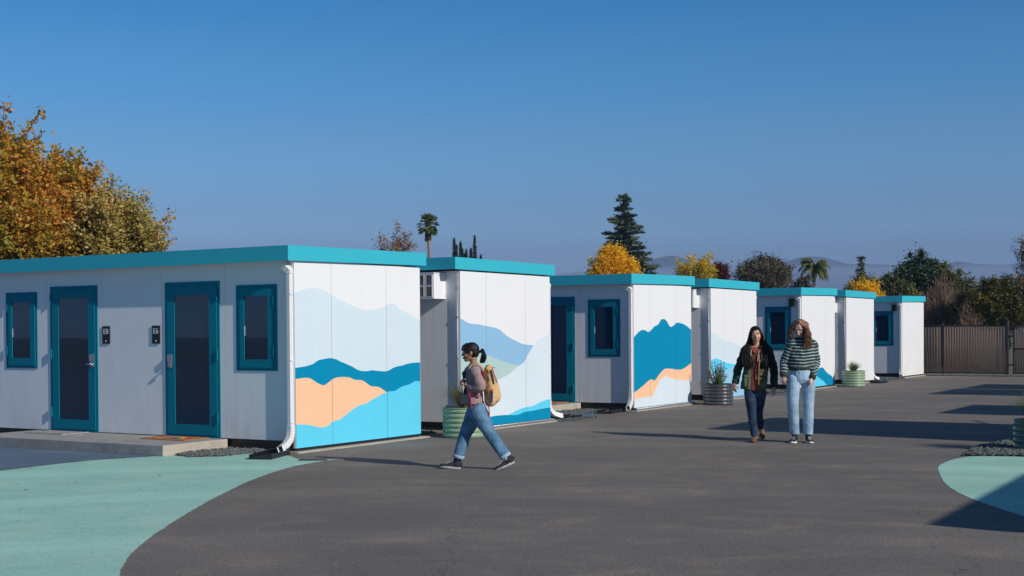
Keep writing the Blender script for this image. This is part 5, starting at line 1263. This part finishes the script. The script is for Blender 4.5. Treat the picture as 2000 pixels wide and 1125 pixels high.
# long straight hair
rg = random.Random(8); T = lambda x, y, z: hc+hM @ (Vector((x, y, z))*.95)
b = MB(); ell(b, T(0, .022, .042), (.084, .098, .088), hM); ell(b, T(0, .06, -.05), (.085, .06, .10), hM); ell(b, T(0, .065, -.15), (.125, .045, .13), hM)
for sx in (1, -1): ell(b, T(sx*.070, .0, .02), (.022, .05, .06), hM)
organic('hair', b, .006, BLACKH, r_, 4)
paths = []
for k in range(340):
    sx = 1 if k % 2 else -1; a = rg.random(); back = rg.random()
    x0 = sx*(.012+.06*a); p0 = T(x0, -.074+.12*back+a*.02, .112-.045*a*a-back*.008); p1 = T(sx*(.080+.012*a), -.035+.10*back, .03); p2 = T(sx*(.090+.035*a), -.01+.09*back, -.10)
    out = (.11+.10*a) if sx < 0 else (.11+.075*a); zz = -.24-.04*a
    p3 = hc+Vector((sx*out, -.09+.10*back, zz)); p4 = hc+Vector((sx*(out*.95+rg.uniform(-.03, .015)), -.135+.06*back, zz-.10-rg.random()*.05)); p5 = hc+Vector((sx*(out*.80+rg.uniform(-.04, .02)), -.15+.05*back, zz-.17-rg.random()*.07))
    wv = lambda: Vector((rg.gauss(0, .014), rg.gauss(0, .010), 0))
    paths.append([p0, p1, p2+wv()*.6, p2.lerp(p3, .5)+wv()+Vector((sx*.014, 0, 0)), p3+wv(), p4+wv()*1.3, p4.lerp(p5, .5)+wv()*1.4, p5+wv()])
strands('long_hair', paths, .0052, BLACKH, r_, 4)

# ---- the woman in the striped sweater
F3 = Fig(1560, 865, 18.55, 'tall woman with curly auburn hair, striped green sweater and light blue jeans, looking down')
q = F3.crop(1400, 600, 3.879); r_ = F3.root
hc = q(628, 158, -.03); hM = rotm(R(-26), R(24), R(8))
SL, SR = q(572, 275, .02), q(722, 275, .02); EL_, ER = q(512, 418, .05), q(750, 412, .05); WL, WR = q(503, 525, -.03), q(722, 540, -.10)
b = MB(); head(b, hc, hM, 1.0); rtube(b, [hc+Vector((.01, .03, -.055)), q(648, 235, .04), q(648, 262, .03)], [.047, .048, .06])
rtube(b, [q(648, 265, .02), q(648, 350), q(640, 450), q(636, 520)], [(.13, .08), (.125, .09), (.11, .09), (.14, .10)])
hL, hR = q(580, 540, 0), q(694, 540, .0); KL, KR = q(574, 735, -.06), q(692, 735, -.03); AL, AR = q(588, 965, .0), q(690, 975, -.02)
for S_, E1, W1 in ((SL, EL_, WL), (SR, ER, WR)): rtube(b, [S_, S_.lerp(E1, .5), E1, E1.lerp(W1, .6), W1], [.045, .038, .034, .028, .022])
for H1, K1, A1 in ((hL, KL, AL), (hR, KR, AR)): rtube(b, [H1, H1.lerp(K1, .5), K1, K1.lerp(A1, .35), A1], [.08, .068, .05, .048, .034])
hand(b, WL, (.0, -.15, -1), (.5, .9, 0), (.5, -.8, 0), .88, .9); hand(b, WR, (-.22, -.25, -1), (-.7, .6, 0), (-.6, -.7, 0), .9, 1.0)
organic('body', b, .005, SKIN_W, r_, 5); face(hc, hM, r_, 1.0, smile=.5, closed=True, brow=BROWNH)
# striped knit: stripes follow the body and the sleeves
m = bpy.data.materials.new('striped_knit'); m.use_nodes = True; n, l = nodes_of(m); bs_ = n['Principled BSDF']; bs_.inputs['Roughness'].default_value = .95; bs_.inputs['Specular IOR Level'].default_value = .15
at = n.new('ShaderNodeAttribute'); at.attribute_name = 'band'
md = n.new('ShaderNodeMath'); md.operation = 'FRACT'; dv = n.new('ShaderNodeMath'); dv.operation = 'DIVIDE'; dv.inputs[1].default_value = .0445
l.new(at.outputs['Fac'], dv.inputs[0]); l.new(dv.outputs[0], md.inputs[0]); lt = n.new('ShaderNodeMath'); lt.operation = 'LESS_THAN'; lt.inputs[1].default_value = .30; l.new(md.outputs[0], lt.inputs[0])
mx = n.new('ShaderNodeMix'); mx.data_type = 'RGBA'; mx.inputs[6].default_value = (.045, .052, .026, 1); mx.inputs[7].default_value = (.36, .50, .60, 1); l.new(lt.outputs[0], mx.inputs[0]); l.new(mx.outputs[2], bs_.inputs['Base Color'])
tcn = n.new('ShaderNodeTexCoord'); nzn = n.new('ShaderNodeTexNoise'); nzn.inputs['Scale'].default_value = 200; l.new(tcn.outputs['Object'], nzn.inputs[0]); bpn = n.new('ShaderNodeBump'); bpn.inputs['Strength'].default_value = .35; bpn.inputs['Distance'].default_value = .01; l.new(nzn.outputs[0], bpn.inputs['Height']); l.new(bpn.outputs[0], bs_.inputs['Normal'])
def seg(c, a, b_):
    t = max(0, min(1, (c-a).dot(b_-a)/(b_-a).length_squared)); return (c-a.lerp(b_, t)).length, t*(b_-a).length
xc = q(648, 0).x
def bandf(c):
    best = (9, 0)
    for S_, E1, W1 in ((SL, EL_, WL), (SR, ER, WR)):
        S2 = S_.lerp(E1, .22)
        d1, t1 = seg(c, S2, E1); d2, t2 = seg(c, E1, W1)
        if d1 < best[0]: best = (d1, t1)
        if d2 < best[0]: best = (d2, (E1-S2).length+t2)
    tor = abs(c.x-xc) < .165
    return best[1]+.3 if (best[0] < .082 and not (tor and best[0] > .0)) else -c.z+abs(c.x-xc)*.12*(1 if c.x > xc else .4)+3
b = MB(); rtube(b, [q(648, 268, .02), q(648, 310, .01), q(646, 380), q(634, 430), q(630, 480)], [(.15, .09), (.185, .115), (.180, .122), (.165, .120), (.140, .108)])
rtube(b, [SL, q(648, 256, .03), SR], [.062, .07, .062], up=(0, 0, 1))
for S_, E1, W1 in ((SL, EL_, WL), (SR, ER, WR)): rtube(b, [S_, S_.lerp(E1, .5), E1, E1.lerp(W1, .5), W1], [.078, .074, .068, .060, .044])
zb2 = q(0, 462).z; dl, dr = (WL-EL_).normalized(), (WR-ER).normalized()
organic('sweater', b, .007, m, r_, 4, disp=wr(.011, 10, (1, 1, 1.2), 31), attr=bandf, thick=.005, cut=lambda c: (c.z < zb2 and abs(c.x-q(630, 0).x) < .155 and c.y > -.2 and seg(c, EL_, WL)[0] > .075 and seg(c, ER, WR)[0] > .075) or ((c-WL).dot(dl) > -.01 and (c-WL).length < .1) or ((c-WR).dot(dr) > -.01 and (c-WR).length < .1))
KN = cloth('dark_green_rib', (.05, .055, .03))
for W1, d_ in ((WL, dl), (WR, dr)):
    b = MB(); b.tube([W1-d_*.045, W1-d_*.03, W1-d_*.0, W1+d_*.006, W1-d_*.01], [.048, .052, .045, .040, .032], 18, up=(1, 0, 0), cap=False); b.build('cuff', KN, r_, smooth=True)
b = MB(); c0 = q(629, 462); b.tube([c0+Vector((0, 0, .03)), c0+Vector((0, 0, .02)), c0-Vector((0, 0, .022)), c0-Vector((0, 0, .028)), c0+Vector((0, 0, .0))], [(.14, .108), (.156, .124), (.150, .118), (.143, .11), (.13, .1)], 28, up=(1, 0, 0), cap=False); b.build('hem', KN, r_, smooth=True)
b = MB(); b.tube([q(648, 240, .035), q(648, 256, .025)], [(.060, .060), (.078, .075)], 22, up=(1, 0, 0), cap=False); b.build('collar', KN, r_, smooth=True)
LJ = mat('light_blue_denim', (.24, .37, .50), rough=.9, var=.16, vscale=6, col2=(.36, .50, .62), bump=.3, bscale=300, spec=.15, fine=.1)
b = MB(); rtube(b, [q(630, 462, 0), q(634, 500, 0), q(638, 550, 0)], [(.128, .105), (.150, .118), (.165, .122)])
for H1, K1, A1 in ((hL, KL, AL), (hR, KR, AR)): rtube(b, [H1, H1.lerp(K1, .45), K1, K1.lerp(A1, .5), A1], [(.100, .112), (.094, .10), (.082, .084), (.076, .076), (.068, .070)])
organic('jeans', b, .007, LJ, r_, 4, disp=wr(.0035, 13, (1.2, 1, 1.3), 41), cut=lambda c: c.z < q(0, 968).z, thick=.005)
b = MB(); b.tube([q(622, 468, -.12), q(622, 500, -.13), q(632, 560, -.128)], .004, 5); b.box((q(545, 0).x, -.12, q(0, 470).z), (q(546, 0).x, -.119, q(0, 468).z)); b.build('fly_seam', JEAN, r_)
VAN = mat('black_canvas', (.012, .011, .012), rough=.8, var=.2); VS = mat('white_rubber', (.75, .75, .73), rough=.6, var=.05); 
for A1, dx in ((AL, -.42), (AR, -.12)):
    b = MB(); rtube(b, [A1+Vector((0, 0, .05)), A1+Vector((0, 0, -.05))], [.040, .038], 12); b.build('sock', VAN, r_, smooth=True)
    shoe(r_, Vector((A1.x+.02, A1.y+.06, 0)), Vector((dx, -1, 0)), .265, (0, 0, 1), VAN, VS, .05, .08)
# curly hair
rg = random.Random(12); T = lambda x, y, z: hc+hM @ Vector((x, y, z))
b = MB(); ell(b, T(0, .030, .040), (.086, .096, .088), hM); ell(b, T(.02, .07, -.03), (.075, .06, .09), hM)
organic('hair', b, .006, BROWNH, r_, 4, disp=lambda c: .010*noise.noise(c*45)-.006)
b = MB()
for k in range(330):
    sx = -1 if k % 4 < 1 else 1; a = rg.random(); back = rg.random()
    p0 = T(sx*(.0+.05*a)-.015, -.05+.12*back, .112-.03*a); p1 = T(sx*(.074+.022*a), -.05+.13*back, .05)
    if sx > 0: end = hc+Vector((.055+.095*a+rg.uniform(-.02, .02), -.12+.16*back, -.16-.13*rg.random())); p2 = hc+Vector((.078+.035*a, -.10+.14*back, -.04))
    else: end = hc+Vector((-.10-.05*a, -.03+.12*back, -.10-.07*rg.random())); p2 = hc+Vector((-.095-.015*a, -.02+.12*back, -.02))
    P = smooth_pts([p0, p1, p2, end], 20); ph = rg.uniform(0, 6.3); N = len(P); Q = []
    for i, p in enumerate(P):
        t = i/N; rr_ = .004+.019*min(1, t*1.6); an = ph+t*rg.uniform(19, 20) ; an = ph+t*27; Q.append(p+Vector((math.cos(an)*rr_, math.sin(an)*rr_, math.sin(an*1.0+1)*rr_*.5)))
    b.tube(Q, [.0052*(1-.5*i/N) for i in range(N)], 4)
b.build('curls', BROWNH, r_, smooth=True)

# a few fallen leaves blown against the walls and planters
rg = random.Random(77); b = MB()
for k in range(170):
    if k % 3 == 0: c = row(rg.uniform(-1.2, 30), -.12-abs(rg.gauss(0, .25)), .008)
    elif k % 3 == 1: c = Vector((rg.uniform(-9, -2.5), rg.uniform(11, 17.5), .012))
    else: c = row(rg.uniform(0, 30), -rg.uniform(.2, 8), .008)
    a = rg.uniform(0, 6.3); l_ = rg.uniform(.02, .045); d = Vector((math.cos(a), math.sin(a), rg.uniform(0, .25)))*l_; e_ = Vector((-math.sin(a), math.cos(a), rg.uniform(-.2, .3)))*l_*.4
    b.add([c, c+d*.5+e_, c+d, c+d*.5-e_], [(0, 1, 2, 3)])
tag(b.build('fallen_leaves', RUST), kind='stuff')
